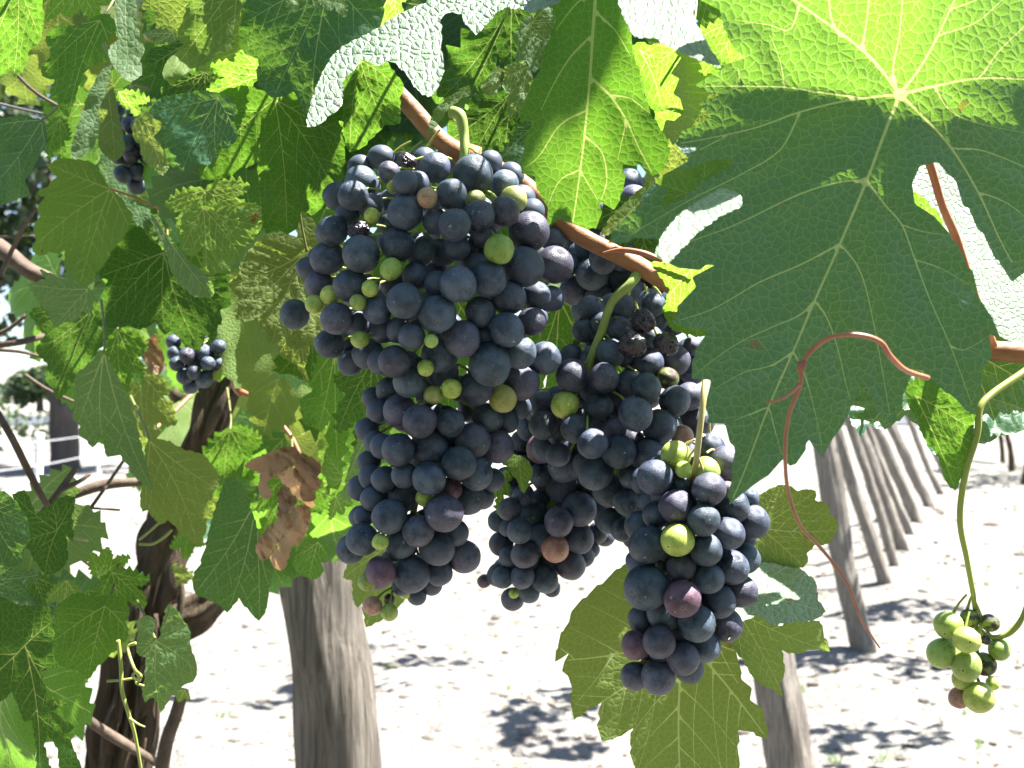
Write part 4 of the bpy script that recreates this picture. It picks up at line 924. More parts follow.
pleaf(VB, (318, 542), [(292,565),(297,572),(305,577),(317,579),(324,570),(321,562),(328,555),(326,545),(315,537),(300,545)], d=.6, gy=-.3, mat='top', nfill=18)
pleaf(VB, (385, 548), [(343,578),(352,580),(353,600),(358,608),(362,603),(366,628),(385,618),(405,600),(415,560),(380,540),(350,555)], d=.56, gy=-.1, mat='under', nfill=22)
pleaf(VB, (372, 362), tips=[(334,380),(338,432),(362,458),(388,440),(395,400)], d=.57, gy=-.05, mat='dark')
pleaf(VB, (335, 350), tips=[(310,385),(318,430),(338,470),(352,420)], d=.62, gy=.1, mat='top')
pleaf(VB, (372, 425), [(340,500),(345,485),(352,455),(362,430),(368,408),(376,420),(372,450),(360,480),(350,500)], d=.55, gx=-.3, gy=.1, mat='pale', nfill=18)
pleaf(VB, (330, 385), [(322,385),(340,378),(338,410),(330,440),(326,480),(318,450)], d=.66, gx=-.3, mat='yell', nfill=16)
pleaf(VB, (330, 395), [(300,400),(320,385),(345,390),(350,420),(330,430),(305,425)], d=.7, mat='top', nfill=16)
pleaf(VB, (150, 350), [(140,345),(150,338),(156,333),(158,345),(165,360),(160,375),(150,372)], d=.74, mat=DEAD, nfill=14, crumple=.003)
# crumpled dead leaves: folded, curled strips
for k, (J_, pl, dd, gx_, gy_, lab) in enumerate([
    ((290,452), [(244,466),(255,458),(272,452),(290,446),(300,452),(296,464),(280,472),(266,482),(272,494),(264,500),(258,486),(262,474)], .59, .6, .5, 'brown dead leaf strip, highest of the crumpled ones'),
    ((300,455), [(296,450),(308,452),(318,458),(324,466),(319,476),(323,488),(314,492),(318,502),(306,506),(298,498),(300,484),(290,474)], .58, -.8, .2, None),
    ((285,455), [(272,470),(286,462),(296,470),(304,486),(312,500),(318,510),(308,508),(296,498),(284,486)], .575, .9, -.2, None),
    ((300,500), [(252,552),(256,540),(266,528),(280,516),(290,504),(300,506),(298,520),(288,534),(276,546),(268,560),(260,566)], .58, .7, .4, 'brown dead leaf strip hanging lowest before the grey post'),
    ((306,500), [(280,520),(296,500),(306,506),(304,522),(298,536),(292,548),(288,562),(283,575),(272,572),(262,566),(276,548)], .57, -.7, .2, None),
    ((312,505), [(300,500),(312,505),(312,520),(306,534),(300,545),(296,552),(294,540),(298,522)], .575, .8, 0, None),
    ((282,480), [(276,490),(286,482),(292,492),(300,502),(292,508),(282,516),(276,522),(278,505)], .59, .5, .5, None)]):
    mc_ = np.mean(pl, axis=0); pl = [tuple(mc_ + (np.array(q_) - mc_) * (.86 if k else 1)) for q_ in pl]
    pleaf(VB, J_, pl, d=dd + (k % 3) * .006, gx=gx_, gy=gy_, mat=DEAD, label=lab, nfill=30, crumple=.009, bendf=(lambda a_, sg: (lambda x, y: sg * 60 * (x * math.cos(a_) + y * math.sin(a_)) ** 2))(k * .9, -1 if k % 3 else .8), name='dead_leaf', vmat=DEAD, relief=0, tooth=6, amp=.2)
# upper left
pleaf(VB, (18, -15), [(-20,-20),(40,-20),(43,0),(43,30),(37,45),(30,50),(22,72),(15,78),(10,70),(5,76),(-20,80)], d=.5, gx=-.1, gy=-.3, mat='top', label='green leaf in the top left corner with lit veins', nfill=28, tips=[(-15,70),(14,76),(40,38)], tooth=16)
pleaf(VB, (100, 20), [(62,24),(75,26),(85,22),(98,15),(110,14),(117,30),(100,45),(110,60),(90,66),(82,75),(76,95),(68,118),(60,108),(57,95),(50,97),(55,80),(42,76),(41,70),(47,60),(50,57),(50,48),(45,40),(50,30)], d=.5, gx=.1, gy=-.05, mat='top', label='dark green leaf folded along its midrib at the upper left', nfill=28, tips=[(64,26),(44,74),(68,116),(112,58)])
pleaf(VB, (78, -14), tips=[(45,20),(65,16),(97,20),(118,0)], d=.6, gy=-.6, mat='glow')
pleaf(VB, (125, -5), [(115,-10),(135,-10),(136,15),(140,40),(145,50),(140,60),(142,75),(130,82),(118,72),(110,60),(108,50),(118,40),(115,25)], d=.52, gx=.2, gy=.3, mat='pale', label='pale narrow leaf lit white at its foot in the upper left', nfill=22)
pleaf(VB, (173, 33), tips=[(143,33),(156,44),(176,42)], d=.45, gy=.15, mat='pale')
pleaf(VB, (186, 44), [(145,60),(152,48),(170,45),(172,36),(188,44),(178,52),(165,66),(165,80),(150,72)], d=.48, mat='dark', nfill=16)
pleaf(VB, (205, 72), tips=[(160,92),(175,105),(205,98),(215,80)], d=.5, mat='dark')
pleaf(VB, (140, 112), [(135,118),(150,110),(155,130),(163,150),(170,165),(163,176),(155,170),(143,160),(140,145),(132,135)], d=.5, mat='under', nfill=18)
pleaf(VB, (112, 62), [(112,65),(107,90),(98,110),(100,130),(92,150),(75,160),(70,150),(80,120),(88,95),(100,72)], d=.58, gx=.5, mat='pale', nfill=20)
pleaf(VB, (106, 75), [(104,72),(112,80),(118,110),(125,150),(115,162),(100,150),(95,120)], d=.6, gx=-.3, mat='under', nfill=20)
pleaf(VB, (42, 120), [(-20,120),(5,118),(25,115),(45,122),(47,140),(40,155),(35,165),(25,180),(30,195),(0,205),(-20,200)], d=.6, gx=.1, gy=.25, mat='blue', label='bluish leaf at the left edge partly in sun', nfill=24)
pleaf(VB, (60, 118), tips=[(42,135),(48,160),(62,165),(70,140)], d=.65, mat='top', gy=-.2)
pleaf(VB, (120, 150), [(100,155),(118,148),(128,165),(130,185),(150,210),(160,235),(150,245),(130,215),(108,188)], d=.68, gx=.2, gy=.15, mat='pale', nfill=22)
pleaf(VB, (118, 92), tips=[(128,110),(140,118),(150,100)], d=.55, gy=-.4, mat='glow')
pleaf(VB, (130, 85), tips=[(122,105),(135,118),(152,105),(152,90)], d=.6, gy=.4, mat='pale')

# --- leaves of the lower left vine
pleaf(VC, (-12, 505), [(-30,490),(0,490),(12,497),(20,508),(28,520),(30,540),(22,550),(25,560),(12,567),(0,562),(-30,575)], d=.5, gy=.05, mat='blue', nfill=22, label='dark bluish leaf cut by the left edge')
pleaf(VC, (57, 531), [(12,494),(25,490),(32,505),(35,515),(50,505),(60,497),(76,497),(72,515),(73,541),(66,535),(68,560),(58,572),(45,575),(38,565),(30,550),(20,545),(18,530),(22,518)], d=.58, gy=.1, mat='dark', nfill=24, )
pleaf(VC, (98, 578), tips=[(90,552),(108,547),(130,556),(126,574)], d=.6, gy=-.4, mat='glow', label='small bright leaf catching sun left of the dark trunk')
pleaf(VC, (105, 606), [(53,610),(56,622),(51,630),(51,643),(55,650),(55,660),(66,668),(76,670),(88,680),(94,672),(98,666),(106,660),(111,653),(118,650),(121,645),(129,635),(125,622),(130,612),(124,600),(110,595),(95,598),(78,592),(64,600)], d=.55, gy=.03, mat='top', label='mid green leaf with small holes left of the dark trunk', nfill=28, tips=[(52,642),(88,678),(128,632)])
pleaf(VC, (67, 580), tips=[(46,602),(60,614),(82,602)], d=.57, gy=-.1, mat='yell')
pleaf(VC, (112, 572), tips=[(98,606),(120,616),(146,606),(150,580)], d=.57, gy=0, mat='top')
pleaf(VC, (88, 590), tips=[(78,600),(90,604),(98,592)], d=.56, gy=-.5, mat='glow')
pleaf(VC, (156, 641), [(168,604),(176,608),(184,621),(191,633),(190,642),(192,651),(197,666),(197,675),(193,682),(186,684),(180,688),(176,694),(171,696),(166,705),(160,713),(158,705),(154,698),(150,698),(145,703),(142,694),(145,678),(146,657),(139,656),(136,643),(139,631),(136,621),(148,615),(156,621),(152,635),(156,640),(160,636),(164,618)], d=.52, gx=.0, gy=.1, mat='pale', label='pale green leaf in front of the shaggy dark trunk', nfill=28, tips=[(172,606),(196,670),(160,711),(139,656)], tooth=10)
pleaf(VC, (185, 690), tips=[(170,692),(178,702),(190,700)], d=.55, mat='yell')
pleaf(VC, (25, 645), [(-30,600),(0,596),(20,606),(50,606),(54,630),(52,650),(58,668),(50,668),(40,672),(47,690),(46,700),(58,700),(70,702),(60,707),(50,711),(64,721),(75,727),(66,734),(74,750),(85,775),(60,778),(58,750),(47,731),(44,745),(52,775),(36,775),(37,750),(32,720),(24,722),(18,705),(12,692),(0,702),(-30,705)], d=.48, gx=0, gy=.02, mat='dark', label='large dark leaf with ragged lobes in the lower left corner', nfill=34, tips=[(-25,690),(40,770),(72,726),(54,620)], )
pleaf(VC, (-8, 580), tips=[(10,610),(30,600),(40,575),(20,560)], d=.52, mat='blue', gy=.05)
pleaf(VC, (30, 575), tips=[(20,600),(45,605),(60,590)], d=.6, mat='dark', gy=.2)
pleaf(VC, (200, 585), tips=[(172,565),(175,588),(190,580)], d=.8, mat='under', gy=.0)
pleaf(VC, (190, 530), tips=[(170,548),(185,560),(205,545)], d=.85, mat='top', gy=.0)

# ------------------------------------------------------------------ filler leaves inside the left vine and the leaves overhead
def template(mat, seed):
    rnd = random.Random(seed); s = .1
    tips = [(-.55 * s, -.28 * s), (-.62 * s, .30 * s), (0, .78 * s), (.62 * s, .30 * s), (.55 * s, -.28 * s)]
    tips = [(x * rnd.uniform(.9, 1.1), y * rnd.uniform(.9, 1.1)) for x, y in tips]
    poly = chaikin(lobes((0, 0), tips, rnd, sinus=.72, teeth=4))
    c = rnd.uniform(1, 4)
    def lift(x, y, h): return Vector((x, y, h - c * (x * x + y * y) + rnd.uniform(0, .0001)))
    return leaf_mesh('leaf', poly, (0, 0), tips, lift, [LM[mat], {'under': VEINP, 'pale': VEINP, 'dark': VEIND}.get(mat, VEIN)], rnd, .11, nfill=18, relief=.001, wave=.009, vw=.0009, seed=seed)
TPL = {k: [template(k, 100 + i * 7 + len(k)) for i in range(2)] for k in ('top', 'dark', 'under', 'pale', 'blue', 'yell')}
def orient(nrm, up):
    z = nrm.normalized(); y = (up - z * up.dot(z)).normalized(); x = y.cross(z)
    return Matrix((x, y, z)).transposed().to_4x4()
def place(vine, loc, nrm, up, s, kind, rnd):
    link('leaf', rnd.choice(TPL[kind]), vine, Matrix.Translation(loc) @ orient(nrm, up) @ Matrix.Scale(s, 4))
rnd = random.Random(21)
# (px, py, depth, size): second and third layer of foliage of the left vine
fill = [(60,10,.8),(95,50,.9),(140,20,.8),(150,60,.85),(200,110,.62),(170,200,.75),(215,60,.6),(130,220,.85),(90,235,.9),(180,300,1.2),(60,300,.95),(120,300,.9),(290,370,.8),(190,350,.95),(225,395,1.3),(310,400,.9),(340,330,.7),(360,400,.75),(200,430,1.4),(120,400,.95),(170,470,1.25),(235,470,1.3),(290,520,.9),(330,500,.8),(300,440,.95),(250,540,1.2),(235,510,1.3),(345,440,.85),(220,150,.62),(240,190,.62),(185,250,.7),(105,120,.75),(20,20,.8),(150,140,.7),(350,120,.6),(310,50,.6),(410,40,.62),(470,60,.6),(560,60,.6),(500,20,.6),(600,260,.75),(640,200,.7),(560,130,.62),(700,60,.6),(760,150,.5),(660,240,.6),(740,250,.55),(400,20,.6),(260,300,.7),(205,500,1.3),(180,420,1.25),(30,610,.7),(20,540,.7),(60,640,.75),(10,680,.65),(260,60,.55),(280,10,.55)]
for i, (px, py, d) in enumerate(fill):
    v = VC if py > 530 and px < 100 else (VB if px < 330 else VA)
    n = CR @ Vector((rnd.uniform(-.6, .6), rnd.uniform(-.45, .5), 1)); up = CR @ Vector((rnd.uniform(-.5, .5), -1, 0))
    place(v, P(px, py - 18, d), n, up, rnd.uniform(.75, 1.15), rnd.choice(['top', 'top', 'dark', 'under', 'dark', 'under', 'blue', 'top', 'dark', 'pale']), rnd)
# leaves overhead, out of the frame: they shade the scene except where the photograph shows direct sun
lit = [(380,50,.41,.035),(430,50,.41,.02),(480,10,.41,.012),(330,95,.41,.02),(670,20,.375,.018),(700,50,.375,.018),(1000,5,.35,.006),(930,30,.35,.004),(770,15,.35,.005),(612,185,.4,.008),(680,500,.43,.035),(655,475,.42,.02),(785,590,.45,.035),(900,430,.46,.03),(1000,400,.46,.03),(970,640,.42,.05),(690,50,.47,.02),(350,30,.44,.02),(300,200,.43,.012),(570,375,.42,.012),(785,520,.47,.02),(672,240,.352,.01),(305,195,.43,.006),(560,232,.43,.006),(535,290,.43,.006),(600,365,.45,.006),(700,490,.4,.008),(630,470,.42,.006),(490,180,.44,.006),(440,300,.43,.005),(470,540,.45,.008),(690,580,.4,.005),(400,420,.44,.005)]
shade = []
for gx_ in range(0, 800, 75):
    for gy_ in range(20, 640, 75): shade.append((gx_ + rnd.uniform(-25, 25), gy_ + rnd.uniform(-25, 25), rnd.choice([.42, .45, .6])))
for gx_ in range(690, 1030, 48):
    for gy_ in range(130, 480, 48): shade.append((gx_ + rnd.uniform(-20, 20), gy_ + rnd.uniform(-20, 20), .36))
LITP = [(P(a, b, c), r) for a, b, c, r in lit]
def off_frame(p):
    q = CR.transposed() @ (p - Vector((0, 0, CAMZ)))
    if q.z > -.02: return True
    x = 512 + q.x / -q.z * F; y = 384 - q.y / -q.z * F
    return y < -75 or x > 1110 or x < -90
cnt = 0; placed = []; OH = []
rnd.shuffle(shade)
shade.sort(key=lambda q: q[2] != .36)
shade = [(860, 62, .36), (700, 112, .36), (1000, 85, .36), (560, 40, .4), (600, 30, .4), (555, 120, .4), (590, 90, .4), (540, 160, .4), (580, 60, .4), (575, 20, .4), (545, 80, .4), (352, 585, 1.33), (348, 640, 1.33), (356, 690, 1.33), (345, 560, 1.33)] + shade
for (px, py, d) in shade:
    T = P(px, py, d)
    if cnt >= 150: break
    if d > .4 and px < 300 and rnd.random() < .5: continue
    for tr in range(24):
        t = rnd.uniform(.12, .95); c = T + SUN * t; sz = rnd.uniform(.45, .75) if d < .4 else rnd.uniform(.35, .5) if d == .4 else rnd.uniform(.65, 1.05)
        if not off_frame(c): continue
        if any((lp + SUN * max(0, (c - lp).dot(SUN)) - c).length < r + .056 * sz for lp, r in LITP): continue
        if any(((c - q) - SUN * (c - q).dot(SUN)).length < (.03 if d <= .4 else .06) for q in placed): continue
        n = (SUN + Vector((rnd.gauss(0, .35), rnd.gauss(0, .35), 0))); 
        OH.append((rnd.choice(TPL[rnd.choice(['top', 'dark'])]), Matrix.Translation(c) @ orient(n, Vector((rnd.uniform(-1, 1), rnd.uniform(-1, 1), 0))) @ Matrix.Scale(sz, 4))); placed.append(c); cnt += 1; break
V = []; Fs = []; UVs = []; VD = []; o0 = OH[0][1].translation.copy()
for me, M in OH:
    b = len(V); V += [M @ v.co - o0 for v in me.vertices]; Fs += [tuple(b + j for j in p.vertices) for p in me.polygons]
    VD += [a.value for a in me.attributes['vd'].data]; UVs += [tuple(u.uv) for u in me.uv_layers[0].data]
me = mesh('leaves_overhead', V, Fs, [LM['top']]); ul = me.uv_layers.new(name='UVMap'); ul.data.foreach_set('uv', np.array(UVs, 'f').ravel())
me.attributes.new('vd', 'FLOAT', 'POINT').data.foreach_set('value', np.array(VD, 'f'))
tag(link('leaves', me, VA, Matrix.Translation(o0)), kind='stuff')

# ================================================================== GRAPES
SPH = {}
def bunch(label, G, D0, axis, rachis, stemm=STEM, back=0, seed=0, group=None, bulge=.8, rfill=None, rst=.0016):
    """G: (px, py, rpx, layer, kind). axis: [(py, centre px, half width px)] gives the body; depth follows it"""
    rnd = random.Random(seed); s = D0 / F
    ax = sorted(axis); ys = [a[0] for a in ax]; cxs = [a[1] for a in ax]; hw = [a[2] for a in ax]
    def prof(px, py):
        c = np.interp(py, ys, cxs); w_ = np.interp(py, ys, hw); return c, w_
    X = []; 
    for px, py, r, lay, k in G:
        c, w_ = prof(px, py); dx = min(1, abs(px - c) / (w_ + 1e-6))
        X.append([px * s, py * s, D0 - bulge * w_ * s * math.sqrt(1 - dx * dx) + lay * .0055, r * s, k, 0])
    n0 = len(X)
    for it in range(60):
        mv = 0
        for i in range(n0):
            for j in range(i):
                a, b = X[i], X[j]; m = (a[3] + b[3]) * .99
                dx = a[0] - b[0]; dy = a[1] - b[1]; q = dx * dx + dy * dy
                if q >= m * m: continue
                need = math.sqrt(m * m - q); dz = a[2] - b[2]
                if abs(dz) < need:
                    e = (need - abs(dz)) * .6; sg = 1 if dz >= 0 else -1
                    if sg > 0: a[2] += e * .7; b[2] -= e * .3
                    else: b[2] += e * .7; a[2] -= e * .3
                    mv += e
        if mv < 1e-5: break
    # berries at the back and inside
    rf = rfill or float(np.median([x[3] for x in X]))
    tries = 0; nb = 0
    while nb < back and tries < back * 120:
        tries += 1
        py = rnd.uniform(ys[0], ys[-1] - rf / s * 1.6); c, w_ = prof(0, py); w2 = max(0, w_ * s - rf) ; dx = rnd.uniform(-1, 1)
        z = D0 + rnd.uniform(-.62, .8) * bulge * w_ * s * math.sqrt(1 - dx * dx)
        x = c * s + dx * w2; y = py * s; r = rf * rnd.uniform(.85, 1.05)
        if any(a[5] == 0 and z < a[2] + .003 and (x - a[0]) ** 2 + (y - a[1]) ** 2 < ((r + a[3]) * .85) ** 2 for a in X): continue
        if all((x - a[0]) ** 2 + (y - a[1]) ** 2 + (z - a[2]) ** 2 > ((r + a[3]) * .84) ** 2 for a in X):
            X.append([x, y, z, r, 'd', 1]); nb += 1
    root = empty('grape_bunch', P(rachis[0][0], rachis[0][1], rachis[0][2]), label, 'grape bunch', group)
    mb = MB(); RP = [P(*q) for q in rachis]
    mb.tube(RP, [rst * 1.3, rst, rst, rst * .8, rst * .6], 10, n=6, jit=.1, fs=80)
    RS = smoothpath(RP, 6)
    big = sorted(range(len(X)), key=lambda i: (X[i][5], X[i][4] == 'd', -X[i][3]))
    rest = []
    for n_, i in enumerate(big):
        x, y, z, r, k, bk = X[i]
        px, py = x / s, y / s; loc = P(px, py, z); rr = r * z / D0 * 1.04
        c, w_ = prof(px, py)
        cen = P(c, py - 12, D0 + .004)
        out = (loc - cen).normalized() + Vector((rnd.gauss(0, .35), rnd.gauss(0, .35), rnd.gauss(-.35, .35)))
        M = Matrix.Translation(loc) @ out.to_track_quat('Z', 'Y').to_matrix().to_4x4() @ Matrix.Rotation(rnd.uniform(0, 6.28), 4, 'Z') @ Matrix.Diagonal((rr * rnd.uniform(.95, 1.04), rr * rnd.uniform(.95, 1.04), rr * rnd.uniform(.95, 1.04), 1))
        if k == 'd' and rnd.random() < .12: k = 'v'
        me = rnd.choice(GME[k])
        if n_ < 97:
            o = link('grape', me, root, M)
            if k in GLAB: o['label'] = GLAB[k]
        else: rest.append((me, M))
        # pedicel to the nearest point of the rachis that lies above
        a = min(RS, key=lambda q: (q - loc - Vector((0, 0, .010))).length + (0.03 if q.z < loc.z else 0))
        b0 = loc - out.normalized() * rr * .9
        a = b0 + (a - b0).normalized() * min((a - b0).length, .011)
        mb.tube([a, a.lerp(b0, .5) + Vector((0, 0, .001)), b0], [.0005, .0005, .0008], 5, n=2, mi=0, cap=False)
    if rest:
        V = []; Fs = []; o0 = rest[0][1].translation
        for me, M in rest:
            b = len(V); V += [M @ v.co - o0 for v in me.vertices]; Fs += [tuple(b + j for j in p.vertices) for p in me.polygons]
        tag(link('grapes', mesh('grapes', V, Fs, [GREST]), root, Matrix.Translation(o0)), kind='stuff')
    mb.build('stem', [stemm], root, RP[0])
    return root
GREST = simple('grape_skin_inner', (.055, .07, .105), .5, .5, (.06, .075, .115), 60)

def tr(L, ox, oy, sc, k='d'):
    return [(x / sc + ox, y / sc + oy, r / sc, l, (rest[0] if rest else 'd')) for x, y, r, l, *rest in L]
B1 = tr([(413,135,36,1,'v'),(467,103,32,2,'s'),(560,120,48,0),(465,168,40,0),(505,172,38,1),(323,168,52,1),(298,210,48,0),(425,183,20,1,'g'),(535,217,33,0,'r'),(465,263,58,0),(682,142,62,0),(735,105,40,1),(613,205,48,1),(782,175,46,1),(812,222,43,0,'y'),(690,225,32,1,'y'),(560,292,42,1),(622,303,52,0),(700,275,52,0),(783,260,46,0,'v'),(862,325,63,0,'v'),(715,340,40,1),(765,382,47,-1,'g'),(358,273,24,0,'g'),(355,245,40,1),(233,323,46,0),(280,270,38,1),(315,325,34,0,'s'),(215,410,52,0),(323,397,56,0),(440,368,52,1),(510,380,50,2),(420,445,35,0,'g'),(500,467,45,1),(565,492,40,1),(630,380,40,2),(690,430,38,1),(158,443,38,1),(290,497,52,0),(190,497,46,1),(223,528,30,0,'g'),(352,507,26,0,'g'),(313,552,26,0,'g'),(173,558,28,-1,'g'),(110,590,47,0),(245,603,50,0),(305,617,42,1),(222,685,46,0),(275,680,30,2),(320,670,27,0,'g'),(375,575,45,1),(463,548,58,0),(633,493,58,0),(732,477,57,0),(846,437,61,0),(940,432,58,1,'v'),(795,537,53,0),(885,530,44,1),(705,582,50,1),(567,590,61,0),(790,640,53,0),(870,612,46,1,'v'),(648,668,58,0),(715,660,38,1),(485,660,42,0),(548,675,22,-1,'g'),(445,640,40,1),(395,640,40,2),(430,740,52,0),(385,740,40,1),(345,715,48,1),(575,720,56,1),(830,710,54,0),(735,750,66,0),(910,730,52,1),(290,745,40,1),(530,762,26,0,'g'),(930,540,40,2),(940,350,40,2),(870,260,40,2),(660,370,40,2)], 260, 130, 3.2)
B1 += tr([(265,65,47,0),(335,103,28,0,'y'),(388,85,30,0,'g'),(460,85,50,1),(595,65,52,0),(540,115,40,0,'y'),(585,140,38,1),(205,90,40,2),(155,110,30,2),(235,150,48,1),(295,182,50,0),(385,185,43,1),(175,150,36,1),(140,205,36,1),(160,240,32,1),(185,255,38,1),(230,265,47,0),(323,260,55,0),(410,305,50,0),(450,238,52,1),(525,255,48,1),(495,170,45,2),(550,180,35,2),(145,300,34,1),(150,345,35,1),(190,352,38,1),(248,340,38,1),(323,350,48,0),(460,335,47,1),(385,380,35,2,'u'),(440,410,45,2),(250,400,48,1),(155,410,36,1),(130,460,30,1),(205,463,50,0),(310,405,27,0,'g'),(366,452,56,0),(290,505,44,0,'v'),(125,530,48,0),(90,560,40,1),(178,537,24,-1,'g'),(240,540,46,1),(345,555,52,0),(425,580,46,1,'v'),(180,625,44,0,'u'),(270,630,54,0),(350,625,40,1),(140,655,27,-1,'g'),(330,665,30,1),(240,670,25,1),(285,695,28,1),(155,725,28,-1,'r'),(205,745,24,-1,'g'),(250,690,16,1,'g'),(400,510,40,2),(205,708,16,1,'s')], 320, 360, 2.953)
bunch('largest dark blue grape bunch in the centre, hanging from the brown cane', B1, .455,
      [(150, 440, 60), (180, 440, 120), (230, 430, 125), (300, 425, 130), (350, 440, 118), (400, 440, 85), (470, 430, 82), (540, 415, 70), (590, 395, 35), (615, 388, 14)],
      [(452, 112, .452), (460, 116, .450), (464, 135, .450), (464, 160, .448), (455, 200, .452), (440, 260, .458), (430, 340, .46), (425, 430, .46), (412, 520, .458), (392, 595, .455)], back=110, seed=1, rst=.0022)
B2 = tr([(555,75,45,0,'s'),(520,150,48,0,'s'),(635,150,40,0,'s'),(575,215,52,1),(665,205,52,0),(728,160,35,1),(725,240,45,1),(640,267,37,0,'b'),(505,285,42,1),(568,298,50,0),(665,345,52,0),(715,330,50,1),(470,330,40,2),(315,260,58,0,'v'),(425,265,50,0,'v'),(290,358,45,0,'g'),(405,365,48,2),(530,390,60,0),(612,432,57,0),(690,465,38,0,'r'),(460,440,40,2),(325,440,50,0),(385,490,52,0),(475,518,57,0),(580,530,52,0),(395,590,57,0),(520,480,40,2),(440,650,55,1),(515,605,40,1),(560,640,40,1),(500,690,45,1),(740,415,55,1),(445,180,50,2),(470,100,45,2),(625,520,40,2),(650,430,40,2),(600,490,40,2),(550,690,40,2),(420,430,42,2),(360,560,44,2),(330,330,40,2),(755,340,40,2),(390,200,45,2),(380,310,40,2)], 480, 300, 3.413)
B2 += tr([(165,270,32,1),(185,262,36,1),(150,312,28,1),(178,310,34,1),(205,300,34,1),(120,290,30,2),(190,225,34,1),(175,330,26,2)], 560, 400, 2.4)
bunch('dark bunch in the middle right with three shrivelled berries at its top', B2, .475,
      [(300, 635, 60), (340, 640, 75), (400, 620, 95), (450, 615, 95), (500, 630, 60), (540, 640, 35), (560, 640, 15)],
      [(640, 270, .452), (630, 284, .448), (612, 302, .45), (602, 330, .455), (590, 362, .458), (588, 385, .462), (600, 420, .475), (620, 480, .48), (635, 535, .48)], back=60, seed=2, rst=.0019)
# second shoulder stem of that bunch is part of the dark bunch behind
Bm = tr([(640,150,35,1),(620,110,35,1),(655,260,45,0,'u'),(720,315,45,0),(550,345,30,1),(560,440,33,0),(530,475,32,1),(600,400,32,1),(650,340,35,1),(625,465,50,0),(705,478,42,0),(715,375,45,1),(765,440,50,0),(555,495,25,1),(590,505,38,0),(655,525,40,1),(762,525,45,0),(695,558,38,-1,'r'),(605,573,40,0),(560,580,30,1),(740,605,45,1,'v'),(540,642,30,0),(598,640,35,0),(663,648,38,0),(485,653,20,0,'u'),(568,706,33,0),(617,685,32,0),(572,690,14,0,'g'),(685,675,25,1),(780,580,30,1,'v'),(845,470,35,1),(820,440,35,1),(800,370,40,1),(820,510,30,2),(575,380,30,2),(735,430,40,2),(655,420,40,2),(590,440,35,2),(770,380,40,2),(680,300,40,2),(620,200,40,2),(600,320,36,1),(800,560,26,2),(840,520,30,2)], 320, 360, 2.953)
bunch('shaded bunch hanging low between the largest bunch and the right bunches', Bm, .52,
      [(400, 550, 45), (450, 560, 60), (500, 555, 62), (540, 545, 58), (575, 530, 45), (605, 515, 18)],
      [(600, 300, .49), (585, 340, .505), (570, 390, .515), (560, 430, .52), (555, 480, .52), (545, 540, .52), (520, 595, .518)], back=40, seed=3)
B3 = tr([(278,133,35,0,'g'),(297,167,20,0,'g'),(350,170,33,1,'g'),(228,186,42,0),(278,256,40,0,'v'),(290,207,25,1),(357,214,39,0,'v'),(345,288,39,0),(282,336,39,0,'g'),(398,150,40,1),(362,115,32,1),(228,275,30,1),(210,347,45,0),(413,255,40,1),(405,320,38,0),(462,292,38,1),(455,235,22,2),(350,360,38,0),(410,402,40,0),(442,380,36,1),(290,400,35,0,'v'),(250,390,32,1),(356,428,37,0),(207,450,52,0),(293,477,45,-1,'u'),(382,482,40,0),(430,458,40,1,'v'),(250,512,40,1),(328,536,43,0),(400,540,38,1),(195,527,32,1),(238,580,39,0),(345,590,38,1),(182,588,34,0,'u'),(295,620,38,0,'v'),(310,645,35,1),(178,663,32,0,'v'),(236,665,41,0,'v'),(310,500,35,2),(400,215,20,1,'u'),(265,360,30,2),(320,380,36,2),(380,360,36,2),(270,440,36,2),(290,300,36,2),(240,330,34,2),(330,450,34,2),(440,330,30,2),(350,130,30,2)], 560, 400, 2.4)
bunch('front right bunch with pale stalk before the olive leaf underside', B3, .425,
      [(450, 690, 40), (480, 695, 70), (540, 695, 72), (590, 690, 62), (640, 675, 50), (680, 650, 32), (695, 650, 10)],
      [(712, 340, .435), (706, 378, .408), (701, 420, .402), (695, 470, .408), (690, 500, .425), (690, 560, .43), (678, 620, .43), (660, 660, .428)], stemm=STEMP, back=45, seed=4, rst=.0013)
B4 = tr([(252,240,50,0,'g'),(228,343,53,0,'g'),(320,295,47,-1,'g'),(318,390,55,0,'g'),(305,440,38,1,'g'),(365,507,53,0,'g'),(292,507,38,1,'r'),(385,385,42,1,'b'),(330,217,33,1,'b'),(405,232,32,0,'b'),(440,330,38,0,'g'),(390,295,18,0,'s'),(415,455,24,1,'g')], 880, 560, 3.69)
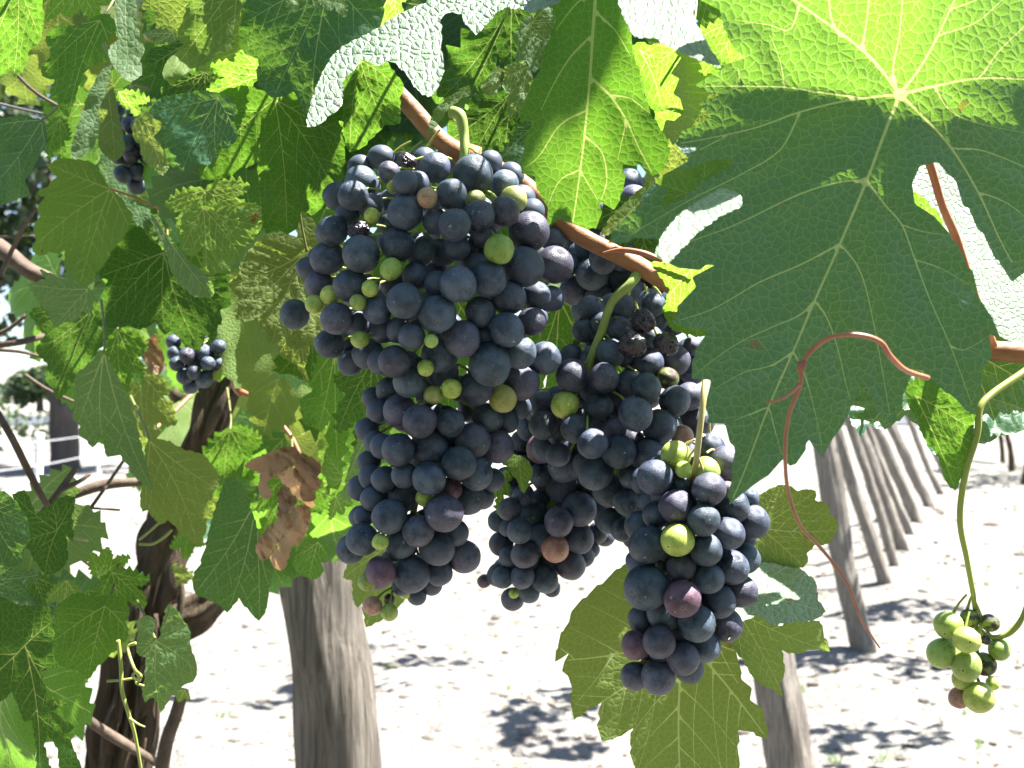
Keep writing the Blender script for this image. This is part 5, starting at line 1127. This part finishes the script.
bunch('small green unripe bunch hanging alone at the right edge', B4, .42, [(610, 970, 30), (650, 968, 36), (690, 975, 28), (710, 972, 12)],
      [(1060, 345, .42), (1024, 372, .41), (993, 393, .405), (980, 408, .402), (977, 435, .402), (965, 475, .402), (960, 520, .405), (967, 560, .41), (974, 600, .415), (976, 632, .42), (972, 670, .42)], stemm=TENG, back=0, seed=5, rst=.0013)
mb = MB(); mb.tube([P(977, 628, .418), P(990, 637, .415), (P(1008, 634, .412)), P(1022, 618, .41), P(1030, 590, .41)], [.0012, .001, .0012, .0005], 8, n=6); o = mb.build('tendril', [TENG], VA)
def rand_bunch(label, cx, cy, w, h, r, d, n, seed, kinds='d', group=None, top=None):
    rnd = random.Random(seed); G = []; t = 0
    while len(G) < n and t < 4000:
        t += 1
        x = rnd.uniform(-1, 1); y = rnd.uniform(-1, 1)
        if abs(x) > 1 - .55 * max(0, y) ** 1.5: continue
        q = (cx + x * w, cy + y * h)
        if all(math.hypot(q[0] - g[0], q[1] - g[1]) > r * 1.15 for g in G): G.append((*q, r * rnd.uniform(.85, 1.08), rnd.choice([0, 1]), rnd.choice(kinds)))
    tp = top or (cx, cy - h - 25)
    return bunch(label, G, d, [(cy - h - r, cx, w * .6), (cy - h * .5, cx, w + r * .6), (cy, cx, w + r * .6), (cy + h + r, cx, w * .5)], [(tp[0], tp[1], d), (cx, cy - h * .6, d), (cx, cy, d), (cx, cy + h * .7, d)], back=n // 2, seed=seed)
rand_bunch('small dark bunch left of the red shoot, under the broad dark leaf', 197, 362, 24, 26, 7.8, .70, 17, 31, 'ddv', top=(222, 335))
rand_bunch('thin dark bunch high between the upper left leaves', 136, 148, 20, 42, 8.5, .66, 15, 32, 'd', top=(140, 90))
rand_bunch('partly green bunch at the top edge of the upper left', 161, 12, 18, 26, 9, .62, 12, 33, 'ddgy', top=(170, -40))
rand_bunch('few dark grapes peeping out left of the small yellowish leaf', 172, 225, 12, 30, 9, .72, 9, 34, 'd', top=(172, 185))
rand_bunch('deeply shaded bunch behind the brown cane', 625, 262, 70, 66, 15, .56, 42, 35, 'dddv', top=(620, 170))
